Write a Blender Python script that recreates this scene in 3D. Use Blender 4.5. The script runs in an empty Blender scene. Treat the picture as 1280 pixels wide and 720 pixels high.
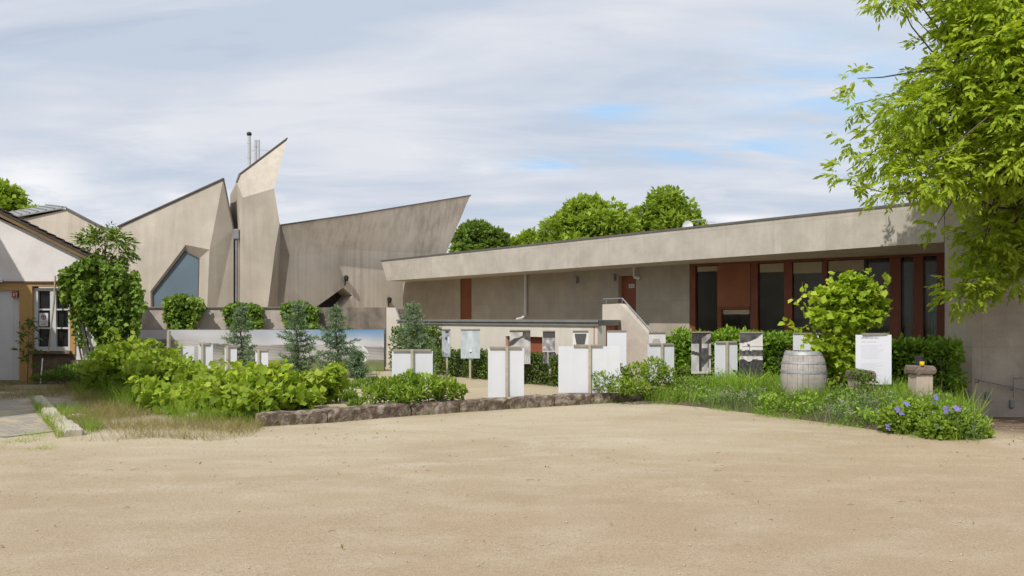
import bpy, math, random
import numpy as np
from mathutils import Vector, Matrix
random.seed(7)
RNG = np.random.default_rng(11)
C = bpy.context.scene.collection
H, F, CX, HY = 1.6, 1050.0, 640.0, 398.0     # eye height, focal length and horizon used to survey the place

def at(px, py, Y):
    return Vector(((px - CX) / F * Y, Y, H - (py - HY) / F * Y))
def gp(px, py, z=0.0):
    Y = (H - z) * F / (py - HY)
    return Vector(((px - CX) / F * Y, Y, z))
def on_line(px, a, b):
    """plan point where the sight line of column px crosses the plan line a-b"""
    r = (px - CX) / F
    dx, dy = b[0] - a[0], b[1] - a[1]
    s = (r * a[1] - a[0]) / (dx - r * dy)
    return Vector((a[0] + dx * s, a[1] + dy * s, 0))

# ------------------------------------------------------------------ objects
def tag(o, label=None, cat=None, group=None, kind=None):
    if label: o['label'] = label
    if cat: o['category'] = cat
    if group: o['group'] = group
    if kind: o['kind'] = kind
    return o
def thing(name, label, cat, loc=(0, 0, 0), group=None):
    o = bpy.data.objects.new(name, None); C.objects.link(o)
    o.location = loc; o.empty_display_size = .2
    o['org'] = list(loc)
    return tag(o, label, cat, group)
def origin_of(p):
    while p is not None:
        if 'org' in p: return Vector(p['org'])
        p = p.parent
    return Vector((0, 0, 0))
def link(name, me, m, parent=None):
    o = bpy.data.objects.new(name, me); C.objects.link(o)
    if m: me.materials.append(m)
    if parent is not None: o.parent = parent
    return o

class MB:
    def __init__(s): s.v = []; s.f = []
    def poly(s, pts):
        i = len(s.v); s.v += [tuple(p) for p in pts]; s.f.append(tuple(range(i, i + len(pts)))); return s
    def faces(s, verts, faces):
        i = len(s.v); s.v += [tuple(p) for p in verts]; s.f += [tuple(i + k for k in f) for f in faces]; return s
    def box(s, c, sx, sy, sz, rz=0.0, rx=0.0, bev=0.0):
        """c = centre; box with chamfered vertical/horizontal edges when bev > 0"""
        M = Matrix.Rotation(rz, 3, 'Z') @ Matrix.Rotation(rx, 3, 'X')
        c = Vector(c); hx, hy, hz = sx / 2, sy / 2, sz / 2
        if bev <= 0:
            vs = [c + M @ Vector((x * hx, y * hy, z * hz)) for z in (-1, 1) for x, y in ((-1, -1), (1, -1), (1, 1), (-1, 1))]
            return s.faces(vs, [(3, 2, 1, 0), (4, 5, 6, 7), (0, 1, 5, 4), (1, 2, 6, 5), (2, 3, 7, 6), (3, 0, 4, 7)])
        b = bev
        rings = []
        for z, ins in ((-hz, b), (-hz + b, 0), (hz - b, 0), (hz, b)):
            x, y = hx - ins, hy - ins
            k = b * .6
            rings.append([c + M @ Vector(p) for p in ((-x + k, -y, z), (x - k, -y, z), (x, -y + k, z), (x, y - k, z), (x - k, y, z), (-x + k, y, z), (-x, y - k, z), (-x, -y + k, z))])
        vs = sum(rings, []); fs = [tuple(range(7, -1, -1)), tuple(range(24, 32))]
        for r in range(3):
            for k in range(8):
                a, d = r * 8 + k, r * 8 + (k + 1) % 8
                fs.append((a, d, d + 8, a + 8))
        return s.faces(vs, fs)
    def bar(s, a, b, w, h=None, up=Vector((0, 0, 1))):
        a, b = Vector(a), Vector(b); h = h or w
        d = (b - a).normalized(); x = d.cross(up)
        if x.length < 1e-4: x = Vector((1, 0, 0))
        x.normalize(); y = x.cross(d).normalized()
        vs = [p + x * sx * w / 2 + y * sy * h / 2 for p in (a, b) for sx, sy in ((-1, -1), (1, -1), (1, 1), (-1, 1))]
        return s.faces(vs, [(0, 1, 2, 3), (7, 6, 5, 4), (0, 4, 5, 1), (1, 5, 6, 2), (2, 6, 7, 3), (3, 7, 4, 0)])
    def tube(s, path, rad, n=8):
        path = [Vector(p) for p in path]
        if not hasattr(rad, '__len__'): rad = [rad] * len(path)
        rings = []; prev = None
        for i, p in enumerate(path):
            d = (path[min(i + 1, len(path) - 1)] - path[max(i - 1, 0)]).normalized()
            x = d.cross(Vector((0, 1, 0.13)) if prev is None else prev.cross(d))
            if prev is None:
                x = d.cross(Vector((0, 1, .13)))
                if x.length < 1e-4: x = d.cross(Vector((1, 0, 0)))
            else:
                x = prev - d * prev.dot(d)
            x.normalize(); prev = x; y = d.cross(x)
            rings.append([p + (x * math.cos(2 * math.pi * k / n) + y * math.sin(2 * math.pi * k / n)) * rad[i] for k in range(n)])
        vs = sum(rings, []); fs = [tuple(range(n - 1, -1, -1)), tuple(range((len(path) - 1) * n, len(path) * n))]
        for i in range(len(path) - 1):
            for k in range(n):
                fs.append((i * n + k, i * n + (k + 1) % n, (i + 1) * n + (k + 1) % n, (i + 1) * n + k))
        return s.faces(vs, fs)
    def lathe(s, c, prof, n=32, a0=0.0, a1=2 * math.pi):
        c = Vector(c); vs = []; fs = []
        for r, z in prof:
            vs += [c + Vector((r * math.cos(2 * math.pi * k / n), r * math.sin(2 * math.pi * k / n), z)) for k in range(n)]
        for i in range(len(prof) - 1):
            for k in range(n):
                fs.append((i * n + k, i * n + (k + 1) % n, (i + 1) * n + (k + 1) % n, (i + 1) * n + k))
        fs.append(tuple(range(n - 1, -1, -1))); fs.append(tuple(range((len(prof) - 1) * n, len(prof) * n)))
        return s.faces(vs, fs)
    def prism(s, plan, z0, z1):
        n = len(plan)
        vs = [(p[0], p[1], z0) for p in plan] + [(p[0], p[1], z1) for p in plan]
        return s.faces(vs, [tuple(range(n - 1, -1, -1)), tuple(range(n, 2 * n))] + [(k, (k + 1) % n, n + (k + 1) % n, n + k) for k in range(n)])
    def slab(s, pts, off):
        """closed solid: polygon pts swept by the vector off"""
        n = len(pts); off = Vector(off)
        vs = [Vector(p) for p in pts] + [Vector(p) + off for p in pts]
        return s.faces(vs, [tuple(range(n - 1, -1, -1)), tuple(range(n, 2 * n))] + [(k, (k + 1) % n, n + (k + 1) % n, n + k) for k in range(n)])
    def build(s, name, m, parent=None, smooth=False, fix=True):
        org = origin_of(parent)
        me = bpy.data.meshes.new(name)
        me.from_pydata([tuple(Vector(p) - org) for p in s.v], [], s.f)
        if fix:
            import bmesh
            bm = bmesh.new(); bm.from_mesh(me); bmesh.ops.recalc_face_normals(bm, faces=bm.faces); bm.to_mesh(me); bm.free()
        if smooth:
            me.polygons.foreach_set('use_smooth', [True] * len(me.polygons))
        me.update()
        return link(name, me, m, parent)

# ------------------------------------------------------------------ materials
class NT:
    def __init__(s, m):
        s.nt = m.node_tree; s.n = s.nt.nodes; s.l = s.nt.links
    def new(s, t, **kw):
        o = s.n.new(t)
        for k, v in kw.items(): setattr(o, k, v)
        return o
    def put(s, sock, v):
        if hasattr(v, 'is_output'): s.l.new(v, sock)
        elif v is not None: sock.default_value = v
    def noise(s, vec, scale, detail=4, rough=.55, dist=0.0):
        o = s.new('ShaderNodeTexNoise'); s.put(o.inputs['Vector'], vec)
        o.inputs['Scale'].default_value = scale; o.inputs['Detail'].default_value = detail
        o.inputs['Roughness'].default_value = rough; o.inputs['Distortion'].default_value = dist
        return o.outputs['Fac']
    def ramp(s, fac, stops, interp='LINEAR'):
        o = s.new('ShaderNodeValToRGB'); s.put(o.inputs['Fac'], fac); cr = o.color_ramp; cr.interpolation = interp
        while len(cr.elements) < len(stops): cr.elements.new(.5)
        for e, (p, c) in zip(cr.elements, stops):
            e.position = p; e.color = (c, c, c, 1) if not hasattr(c, '__len__') else (*c[:3], 1)
        return o.outputs['Color']
    def mix(s, fac, a, b, mode='MIX'):
        o = s.new('ShaderNodeMixRGB', blend_type=mode)
        for k, v in (('Fac', fac), ('Color1', a), ('Color2', b)):
            if hasattr(v, '__len__') and not hasattr(v, 'is_output'): v = (*v[:3], 1)
            s.put(o.inputs[k], v)
        return o.outputs['Color']
    def math(s, op, a, b=None, clamp=False):
        o = s.new('ShaderNodeMath', operation=op, use_clamp=clamp); s.put(o.inputs[0], a); s.put(o.inputs[1], b)
        return o.outputs[0]
    def coord(s, scale=(1, 1, 1), rot=(0, 0, 0), kind='Object', loc=(0, 0, 0)):
        t = s.new('ShaderNodeTexCoord'); m = s.new('ShaderNodeMapping')
        s.l.new(t.outputs[kind], m.inputs['Vector'])
        m.inputs['Scale'].default_value = scale; m.inputs['Rotation'].default_value = rot; m.inputs['Location'].default_value = loc
        return m.outputs['Vector']
    def attr(s, name):
        o = s.new('ShaderNodeAttribute'); o.attribute_name = name; return o
    def bump(s, h, strength, dist=.02):
        o = s.new('ShaderNodeBump'); s.put(o.inputs['Height'], h); o.inputs['Strength'].default_value = strength; o.inputs['Distance'].default_value = dist
        return o.outputs['Normal']

def newmat(name):
    m = bpy.data.materials.new(name); m.use_nodes = True
    return m, NT(m), m.node_tree.nodes['Principled BSDF']

def surface(name, base, var=.12, scale=1.5, rough=.8, bump=.15, bscale=60, metal=0.0, spec=.3, fine=.08, stain=None, stain_amt=.5, stain_scale=.7, streak=0.0, streak_col=(.3, .26, .21), streak_scale=(7, 7, .35), bdist=.01, joints=None):
    m, n, b = newmat(name)
    co = n.coord()
    c = n.mix(n.ramp(n.noise(co, scale, 5), [(.3, 0), (.7, 1)]), [x * (1 - var) for x in base], [min(1, x * (1 + var)) for x in base])
    f = n.noise(co, bscale, 3, .6)
    c = n.mix(fine * 3, c, n.ramp(f, [(.3, .55), (.7, 1.0)]), 'MULTIPLY')
    if stain:
        k = n.math('MULTIPLY', n.ramp(n.noise(co, stain_scale, 6, .62, .4), [(.45, 0), (.68, 1)]), stain_amt)
        c = n.mix(k, c, stain)
    if streak:
        k = n.noise(n.coord(streak_scale), 1.0, 5, .65)
        k2 = n.noise(co, .45, 3)
        k = n.math('MULTIPLY', n.ramp(k, [(.42, 0), (.68, 1)]), n.math('MULTIPLY', n.ramp(k2, [(.35, .25), (.62, 1)]), streak))
        c = n.mix(k, c, streak_col)
    if joints:      # faint formwork joints: panel width, panel height along the wall direction
        sp = n.new('ShaderNodeSeparateXYZ'); n.l.new(n.coord(), sp.inputs[0])
        al = n.math('ADD', n.math('MULTIPLY', sp.outputs['X'], joints[0]), n.math('MULTIPLY', sp.outputs['Y'], joints[1]))
        cb = n.new('ShaderNodeCombineXYZ'); n.l.new(al, cb.inputs[0]); n.l.new(sp.outputs['Z'], cb.inputs[1])
        bk = n.new('ShaderNodeTexBrick'); n.l.new(cb.outputs[0], bk.inputs['Vector']); bk.inputs['Scale'].default_value = 1.0
        bk.inputs['Brick Width'].default_value = joints[2]; bk.inputs['Row Height'].default_value = joints[3]; bk.inputs['Mortar Size'].default_value = .012; bk.inputs['Mortar Smooth'].default_value = .4
        bk.offset = joints[4] if len(joints) > 4 else 0.0; bk.inputs['Bias'].default_value = 0
        j5 = joints[5] if len(joints) > 5 else .07
        bk.inputs['Color1'].default_value = (1 - j5, 1 - j5, 1 - j5, 1); bk.inputs['Color2'].default_value = (1 + j5 * .6, 1 + j5 * .6, 1 + j5 * .6, 1); bk.inputs['Mortar'].default_value = (.86, .85, .83, 1)
        c = n.mix(.85, c, bk.outputs['Color'], 'MULTIPLY')
    n.put(b.inputs['Base Color'], c)
    b.inputs['Roughness'].default_value = rough; b.inputs['Metallic'].default_value = metal
    b.inputs['Specular IOR Level'].default_value = spec
    if bump: n.put(b.inputs['Normal'], n.bump(f, bump, bdist))
    return m

def leafmat(name, dark, light, trans=.35, gloss=.35, warm=None):
    m, n, b = newmat(name)
    a = n.attr('tint')
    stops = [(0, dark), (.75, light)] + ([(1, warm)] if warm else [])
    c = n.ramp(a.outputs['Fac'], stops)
    n.put(b.inputs['Base Color'], c); b.inputs['Roughness'].default_value = .5; b.inputs['Specular IOR Level'].default_value = gloss
    t = n.new('ShaderNodeBsdfTranslucent'); n.put(t.inputs['Color'], n.mix(1.0, c, (1.0, 1.0, .45), 'MULTIPLY'))
    x = n.new('ShaderNodeMixShader'); x.inputs[0].default_value = trans
    n.l.new(b.outputs[0], x.inputs[1]); n.l.new(t.outputs[0], x.inputs[2])
    n.l.new(x.outputs[0], n.n['Material Output'].inputs['Surface'])
    return m

def paintmat(name, rough=.45):
    m, n, b = newmat(name)
    a = n.attr('paint'); n.put(b.inputs['Base Color'], a.outputs['Color']); b.inputs['Roughness'].default_value = rough
    b.inputs['Specular IOR Level'].default_value = .25
    return m

def glassmat(name, tint=(.8, .85, .85), refl=.0, rough=.02, transp=.9):
    m, n, b = newmat(name)
    tr = n.new('ShaderNodeBsdfTransparent'); tr.inputs['Color'].default_value = (*tint, 1)
    gl = n.new('ShaderNodeBsdfGlossy'); gl.inputs['Roughness'].default_value = rough; gl.inputs['Color'].default_value = (.9, .93, .95, 1)
    fr = n.new('ShaderNodeFresnel'); fr.inputs['IOR'].default_value = 1.33
    k = n.math('ADD', fr.outputs[0], refl, True)
    x = n.new('ShaderNodeMixShader'); n.l.new(k, x.inputs[0]); n.l.new(tr.outputs[0], x.inputs[1]); n.l.new(gl.outputs[0], x.inputs[2])
    n.l.new(x.outputs[0], n.n['Material Output'].inputs['Surface'])
    return m

M = {}
M['concrete'] = surface('concrete', (.53, .47, .39), .10, .8, .85, .2, 45, stain=(.375, .325, .265), stain_amt=.55, stain_scale=.5, streak=.45, streak_col=(.32, .265, .205), streak_scale=(5, 5, .16))
M['concrete_prow'] = surface('concrete_prow', (.68, .61, .52), .10, .8, .85, .2, 45, stain=(.44, .385, .32), stain_amt=.6, stain_scale=.45, streak=.75, streak_col=(.33, .28, .225), streak_scale=(5, 5, .12), joints=(.74, .67, 1.1, 40, 0, .03))
M['concrete_pale'] = surface('concrete_pale', (.50, .46, .395), .10, 1.4, .85, .3, 40, stain=(.35, .31, .255), stain_amt=.55, stain_scale=1.9, streak=.35, streak_col=(.33, .29, .24), streak_scale=(9, 9, .9), joints=(-.62, .784, 1.35, .95, 0, .03))
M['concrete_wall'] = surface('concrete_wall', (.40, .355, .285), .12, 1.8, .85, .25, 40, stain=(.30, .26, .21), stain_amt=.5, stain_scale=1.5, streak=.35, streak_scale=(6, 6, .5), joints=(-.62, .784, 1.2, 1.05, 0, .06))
M['verge'] = surface('verge', (.20, .13, .065), .12, 3, .8, .2, 50)
M['pier_wall'] = surface('pier_wall', (.50, .44, .36), .16, 1.5, .9, .5, 32, stain=(.32, .27, .21), stain_amt=.65, stain_scale=1.1, streak=.4, streak_scale=(5, 5, .3), joints=(1, 0, 1.2, 1.05, 0, .06))
M['facet_shade'] = surface('facet_shade', (.34, .295, .24), .12, 1.5, .85, .3, 40, stain=(.24, .205, .165), stain_amt=.5, streak=.5)  # same concrete made darker: the recessed face's shade is put into its colour
M['rough_plaster'] = surface('rough_plaster', (.56, .50, .425), .10, 3, .9, .5, 35, stain=(.42, .37, .31), stain_amt=.5, stain_scale=2.2)
M['annex_plaster'] = surface('annex_plaster', (.63, .575, .50), .06, 2, .9, .2, 60, streak=.2, streak_col=(.4, .35, .28), fine=.05)
M['garden_wall'] = surface('garden_wall', (.50, .44, .39), .12, 1.5, .9, .4, 30, stain=(.28, .23, .19), stain_amt=.6, stain_scale=1.4, streak=.35, streak_col=(.17, .14, .12))
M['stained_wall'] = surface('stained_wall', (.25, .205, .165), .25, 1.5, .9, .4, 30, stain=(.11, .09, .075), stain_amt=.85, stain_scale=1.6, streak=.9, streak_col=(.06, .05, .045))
M['plaster'] = surface('plaster', (.76, .72, .695), .05, 1.0, .9, .15, 50, stain=(.48, .42, .38), stain_amt=.4, stain_scale=1.1, fine=.05)
M['ochre'] = surface('ochre', (.47, .29, .11), .12, 3, .9, .3, 50, stain=(.33, .20, .08), stain_amt=.5, stain_scale=3)
M['old_stone'] = surface('old_stone', (.17, .125, .085), .3, 5, .95, .7, 26, stain=(.075, .058, .042), stain_amt=.7, stain_scale=4, bdist=.03)
M['kerb_stone'] = surface('kerb_stone', (.125, .09, .065), .3, 6, .95, .5, 22, stain=(.48, .42, .34), stain_amt=.7, stain_scale=7, bdist=.03)
M['pale_stone'] = surface('pale_stone', (.50, .44, .36), .12, 6, .95, .5, 40, stain=(.30, .27, .2), stain_amt=.5, stain_scale=6)
M['cap_stone'] = surface('cap_stone', (.20, .155, .12), .2, 8, .95, .5, 40, stain=(.11, .09, .075), stain_amt=.6, stain_scale=8)
M['pillar_stone'] = surface('pillar_stone', (.50, .41, .33), .10, 7, .95, .4, 50, stain=(.36, .29, .23), stain_amt=.5, stain_scale=5)
M['red_wood'] = surface('red_wood', (.19, .062, .03), .15, 3, .5, .1, 60, spec=.3, streak=.3, streak_col=(.08, .022, .013), streak_scale=(20, 20, .6))
M['rust_panel'] = surface('rust_panel', (.25, .088, .036), .18, 1.5, .55, .1, 60)
M['red_door'] = surface('red_door', (.21, .068, .03), .15, 1.5, .5, .1, 60)
M['brick_red'] = surface('brick_red', (.28, .085, .045), .12, 3, .7, .1, 60)
M['roof_metal'] = surface('roof_metal', (.20, .195, .185), .12, 2, .5, .05, 60, spec=.4)
M['edge_metal'] = surface('edge_metal', (.13, .12, .11), .12, 2, .5, .05, 60)
M['roof_tile'] = surface('roof_tile', (.085, .072, .063), .2, 6, .95, .3, 40, spec=.1)
M['seam_metal'] = surface('seam_metal', (.27, .27, .265), .1, 2, .45, .05, 60, spec=.5)
M['steel'] = surface('steel', (.62, .62, .62), .05, 3, .25, 0, 60, metal=1.0)
M['flue'] = surface('flue', (.60, .60, .61), .05, 3, .35, 0, 60, metal=.35)
M['zinc'] = surface('zinc', (.30, .31, .31), .1, 3, .5, .05, 60, metal=.6)
M['white_paint'] = surface('white_paint', (.74, .745, .75), .03, 2, .5, .03, 80, fine=.02)
M['board_white'] = surface('board_white', (.64, .655, .685), .03, 1.2, .4, .02, 80, fine=.01, streak=.22, streak_col=(.50, .50, .48), streak_scale=(9, 9, .8), stain=(.57, .59, .625), stain_amt=.4, stain_scale=2)
M['grey_white'] = surface('grey_white', (.62, .62, .62), .05, 2, .6, .03, 80)
M['post_wood'] = surface('post_wood', (.44, .39, .295), .15, 8, .8, .2, 50, streak=.4, streak_col=(.26, .21, .14), streak_scale=(60, 60, 2))
M['bar_wood'] = surface('bar_wood', (.30, .265, .21), .15, 8, .8, .2, 50)
M['barrel_wood'] = surface('barrel_wood', (.41, .37, .335), .2, 6, .85, .3, 40, stain=(.31, .27, .24), stain_amt=.5, stain_scale=5, streak=.6, streak_col=(.24, .205, .18), streak_scale=(28, 28, 1.2))
M['hoop'] = surface('hoop', (.36, .39, .39), .2, 10, .55, .1, 60, metal=.5)
M['dark_metal'] = surface('dark_metal', (.035, .033, .03), .1, 5, .5, 0, 60)
M['dark_room'] = surface('dark_room', (.50, .43, .36), .1, 1, .9, 0, 60)
M['blind'] = surface('blind', (.38, .33, .23), .08, 3, .8, .05, 60)
M['curtain'] = surface('curtain', (.55, .58, .50), .1, 3, .9, .05, 60)
M['bark'] = surface('bark', (.13, .10, .075), .3, 8, .95, .7, 30, bdist=.03)
M['twig'] = surface('twig', (.15, .11, .075), .3, 8, .95, .3, 30)
M['soil'] = surface('soil', (.105, .078, .052), .3, 4, .95, .7, 30, bdist=.03)
M['yellow'] = surface('yellow', (.75, .50, .02), .05, 9, .5, 0, 60)
M['paint'] = paintmat('printed_panel')
M['glass'] = glassmat('window_glass')
M['dark_glass'] = surface('dark_glass', (.018, .018, .018), .05, 2, .08, 0, 60, spec=.5)
M['blue_glass'] = surface('blue_glass', (.155, .205, .245), .1, .5, .25, 0, 60, spec=.6)
M['leaf_tree'] = leafmat('leaf_tree', (.25, .35, .035), (.48, .60, .065), .5, .12, (.58, .68, .10))
M['leaf_far'] = leafmat('leaf_far', (.16, .245, .035), (.34, .46, .06), .45, .08, (.42, .52, .09))
M['leaf_far_dark'] = leafmat('leaf_far_dark', (.08, .135, .03), (.20, .30, .06), .38, .1, (.26, .36, .08))
M['leaf_vine'] = leafmat('leaf_vine', (.12, .20, .022), (.33, .45, .05), .45, .15, (.47, .55, .085))
M['leaf_gold'] = leafmat('leaf_gold', (.20, .30, .025), (.43, .57, .055), .48, .12, (.58, .66, .09))
M['leaf_ivy'] = leafmat('leaf_ivy', (.075, .135, .022), (.21, .33, .05), .34, .25, (.32, .44, .08))
M['leaf_laurel'] = leafmat('leaf_laurel', (.085, .17, .015), (.25, .41, .035), .36, .4, (.38, .54, .07))
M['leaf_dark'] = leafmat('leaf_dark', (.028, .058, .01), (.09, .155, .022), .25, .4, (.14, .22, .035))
M['leaf_box'] = leafmat('leaf_box', (.05, .09, .014), (.16, .25, .03), .3, .3, (.24, .34, .05))
M['leaf_bush'] = leafmat('leaf_bush', (.10, .175, .018), (.29, .42, .045), .4, .3, (.40, .52, .09))
M['needle'] = leafmat('needle', (.075, .125, .06), (.235, .33, .19), .3, .12, (.35, .45, .31))
M['grass'] = leafmat('grass', (.13, .23, .028), (.32, .48, .06), .45, .12, (.43, .56, .10))
M['dry_grass'] = leafmat('dry_grass', (.17, .17, .05), (.37, .32, .14), .35, .15, (.52, .43, .23))
M['lavender'] = leafmat('lavender', (.13, .21, .08), (.26, .34, .16), .35, .15, (.42, .36, .35))
M['petal'] = leafmat('petal', (.26, .23, .55), (.44, .40, .74), .3, .2)
M['pink_petal'] = leafmat('pink_petal', (.38, .25, .40), (.58, .44, .58), .3, .2)
# ------------------------------------------------------------------ foliage
def unit(a): return a / np.maximum(np.linalg.norm(a, axis=-1, keepdims=True), 1e-9)
def rdir(n): return unit(RNG.normal(size=(n, 3)))
def raw_mesh(name, verts, nper, nfaces_per, loops, tint, m, parent=None, kind=None):
    """verts (N*nper,3); the same face pattern repeated for every leaf"""
    org = np.array(origin_of(parent)); N = len(verts) // nper
    me = bpy.data.meshes.new(name)
    me.vertices.add(len(verts)); me.vertices.foreach_set('co', (verts - org).astype(np.float32).ravel())
    pat = np.array(sum([list(l) for l in loops], [])); sizes = np.array([len(l) for l in loops])
    li = (np.arange(N)[:, None] * nper + pat[None, :]).ravel()
    me.loops.add(len(li)); me.loops.foreach_set('vertex_index', li.astype(np.int32))
    tot = np.tile(sizes, N); st = np.concatenate([[0], np.cumsum(tot)[:-1]])
    me.polygons.add(len(tot)); me.polygons.foreach_set('loop_start', st.astype(np.int32)); me.polygons.foreach_set('loop_total', tot.astype(np.int32))
    me.update(calc_edges=True)
    a = me.attributes.new('tint', 'FLOAT', 'POINT')
    a.data.foreach_set('value', np.repeat(np.clip(tint, 0, 1), nper).astype(np.float32))
    o = link(name, me, m, parent)
    if kind: o['kind'] = kind
    return o

def leaf_mesh(name, pts, m, parent=None, size=.08, aspect=.5, dirs=None, spread=1.0, droop=0.0, tint=None, shape='leaf', kind=None, up=.0, vary=.35, fold=.25):
    pts = np.asarray(pts, float); N = len(pts)
    d = rdir(N) * spread
    if dirs is not None: d = d + dirs
    d[:, 2] -= droop; d = unit(d)
    nrm = rdir(N); nrm[:, 2] = np.abs(nrm[:, 2]) + up
    s = unit(np.cross(d, nrm)); nn = unit(np.cross(s, d))
    L = (size * (1 + vary * RNG.uniform(-1, 1, N)))[:, None]; W = L * aspect / 2
    if tint is None: tint = RNG.uniform(.1, .9, N)
    if shape == 'leaf':
        v = np.stack([pts, pts + d * L * .45 + s * W + nn * W * fold, pts + d * L, pts + d * L * .45 - s * W + nn * W * fold], 1)
        loops = [(0, 1, 2), (0, 2, 3)]
    elif shape == 'oval':
        v = np.stack([pts, pts + d * L * .3 + s * W * .9 + nn * W * fold, pts + d * L * .7 + s * W * .8 + nn * W * fold, pts + d * L - nn * W * .3,
                      pts + d * L * .7 - s * W * .8 + nn * W * fold, pts + d * L * .3 - s * W * .9 + nn * W * fold], 1)
        loops = [(0, 1, 2, 3), (0, 3, 4, 5)]
    elif shape == 'vine':      # a lobed, five pointed leaf
        P = [(0, 0), (-.14, .48), (.12, .74), (.45, .92), (.62, .56), (1.0, .0), (.62, -.56), (.45, -.92), (.12, -.74), (-.14, -.48)]
        wob = RNG.uniform(-.18, .12, (N, len(P)))
        v = np.stack([pts + d * L * a + s * L * b * .55 + nn * L * (abs(b) * fold * .6 + wob[:, k:k + 1] * .35) for k, (a, b) in enumerate(P)], 1)
        loops = [(0, 1, 2), (0, 2, 3, 4), (0, 4, 5), (0, 5, 6), (0, 6, 7, 8), (0, 8, 9)]
    elif shape == 'blade':
        bend = unit(d + RNG.normal(size=(N, 3)) * .35)
        v = np.stack([pts - s * W * .5, pts + s * W * .5, pts + d * L * .55 + s * W * .4, pts + (d * .55 + bend * .45) * L, pts + d * L * .55 - s * W * .4], 1)
        loops = [(0, 1, 2, 4), (4, 2, 3)]
    v = v.reshape(-1, 3)
    return raw_mesh(name, v, len(v) // N, len(loops), loops, np.asarray(tint), m, parent, kind)

def blob_points(c, r, n, shell=.55, top=0.0):
    """points in an ellipsoid, denser towards its outside, with the relative height and depth for the tint"""
    c = np.array(c, float); r = np.array(r, float)
    d = rdir(n); u = RNG.uniform(0, 1, n) ** (1 / 3.0)
    u = shell + (1 - shell) * u if shell else u
    return c + d * r * u[:, None], d, u

def clumped(clumps, per, shell=.4, light=(-.45, -.6, .66)):
    P = []; T = []; D = []
    light = np.array(light)
    for c, r in clumps:
        n = max(6, int(per * (np.mean(r) ** 2)))
        p, d, u = blob_points(c, r, n, shell)
        base = RNG.uniform(-.12, .12)
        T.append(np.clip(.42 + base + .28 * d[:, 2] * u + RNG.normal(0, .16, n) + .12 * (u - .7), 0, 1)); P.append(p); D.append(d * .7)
    return np.concatenate(P), np.concatenate(T), np.concatenate(D)

def expand_compound(pts, dirs, tint, k=7, length=.3, leaflet=.11):
    """a feather leaf at every point: leaflet base points and directions"""
    n = len(pts); side = unit(np.cross(dirs, rdir(n) * .4 + np.array([0, 0, 1.0])))
    P = []; D = []; T = []
    for i in range(k):
        f = (i // 2 + 1) / (k // 2 + 1)
        sg = 0 if i == k - 1 else (1 if i % 2 else -1)
        p = pts + dirs * (length * f)[..., None] if hasattr(length, 'shape') else pts + dirs * length * f
        p = p + np.array([0, 0, -1.0]) * (.25 * length * f * f)
        P.append(p); D.append(unit(dirs * (.7 if sg else 1.2) + side * sg * .8 + np.array([0, 0, -.35]))); T.append(tint + RNG.normal(0, .06, n))
    return np.concatenate(P), np.concatenate(D), np.concatenate(T)

def limb(mb, a, b, r0, r1, n=6, sag=.1, seg=5):
    a, b = Vector(a), Vector(b); L = (b - a).length
    mid = [a.lerp(b, k / seg) + Vector((random.uniform(-1, 1), random.uniform(-1, 1), random.uniform(-.3, 1))) * L * sag * math.sin(math.pi * k / seg) for k in range(seg + 1)]
    mb.tube(mid, [r0 + (r1 - r0) * k / seg for k in range(seg + 1)], n)
    return mid

def inside(poly, x, y):
    r = np.zeros(len(x), bool); n = len(poly)
    for i in range(n):
        x1, y1 = poly[i]; x2, y2 = poly[(i + 1) % n]
        c = ((y1 > y) != (y2 > y)) & (x < (x2 - x1) * (y - y1) / (y2 - y1 + 1e-12) + x1)
        r ^= c
    return r
def in_poly(poly, n):
    poly = np.array(poly, float); lo, hi = poly.min(0), poly.max(0); out = np.zeros((0, 2))
    while len(out) < n:
        q = RNG.uniform(lo, hi, (n * 2, 2)); out = np.concatenate([out, q[inside(poly, q[:, 0], q[:, 1])]])
    return out[:n]
def atv(px, py, Y): return np.stack([(px - CX) / F * Y, Y, H - (py - HY) / F * Y], -1)

def noise3(p, s):
    """cheap smooth pseudo noise for clumping and colour"""
    x = p * s
    return (np.sin(x[..., 0] * 1.7 + 1.3 * np.sin(x[..., 1] * 1.1)) + np.sin(x[..., 1] * 2.1 + 1.7 * np.sin(x[..., 2] * .9)) + np.sin(x[..., 2] * 1.9 + 1.1 * np.sin(x[..., 0] * 1.3))) / 3

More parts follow.
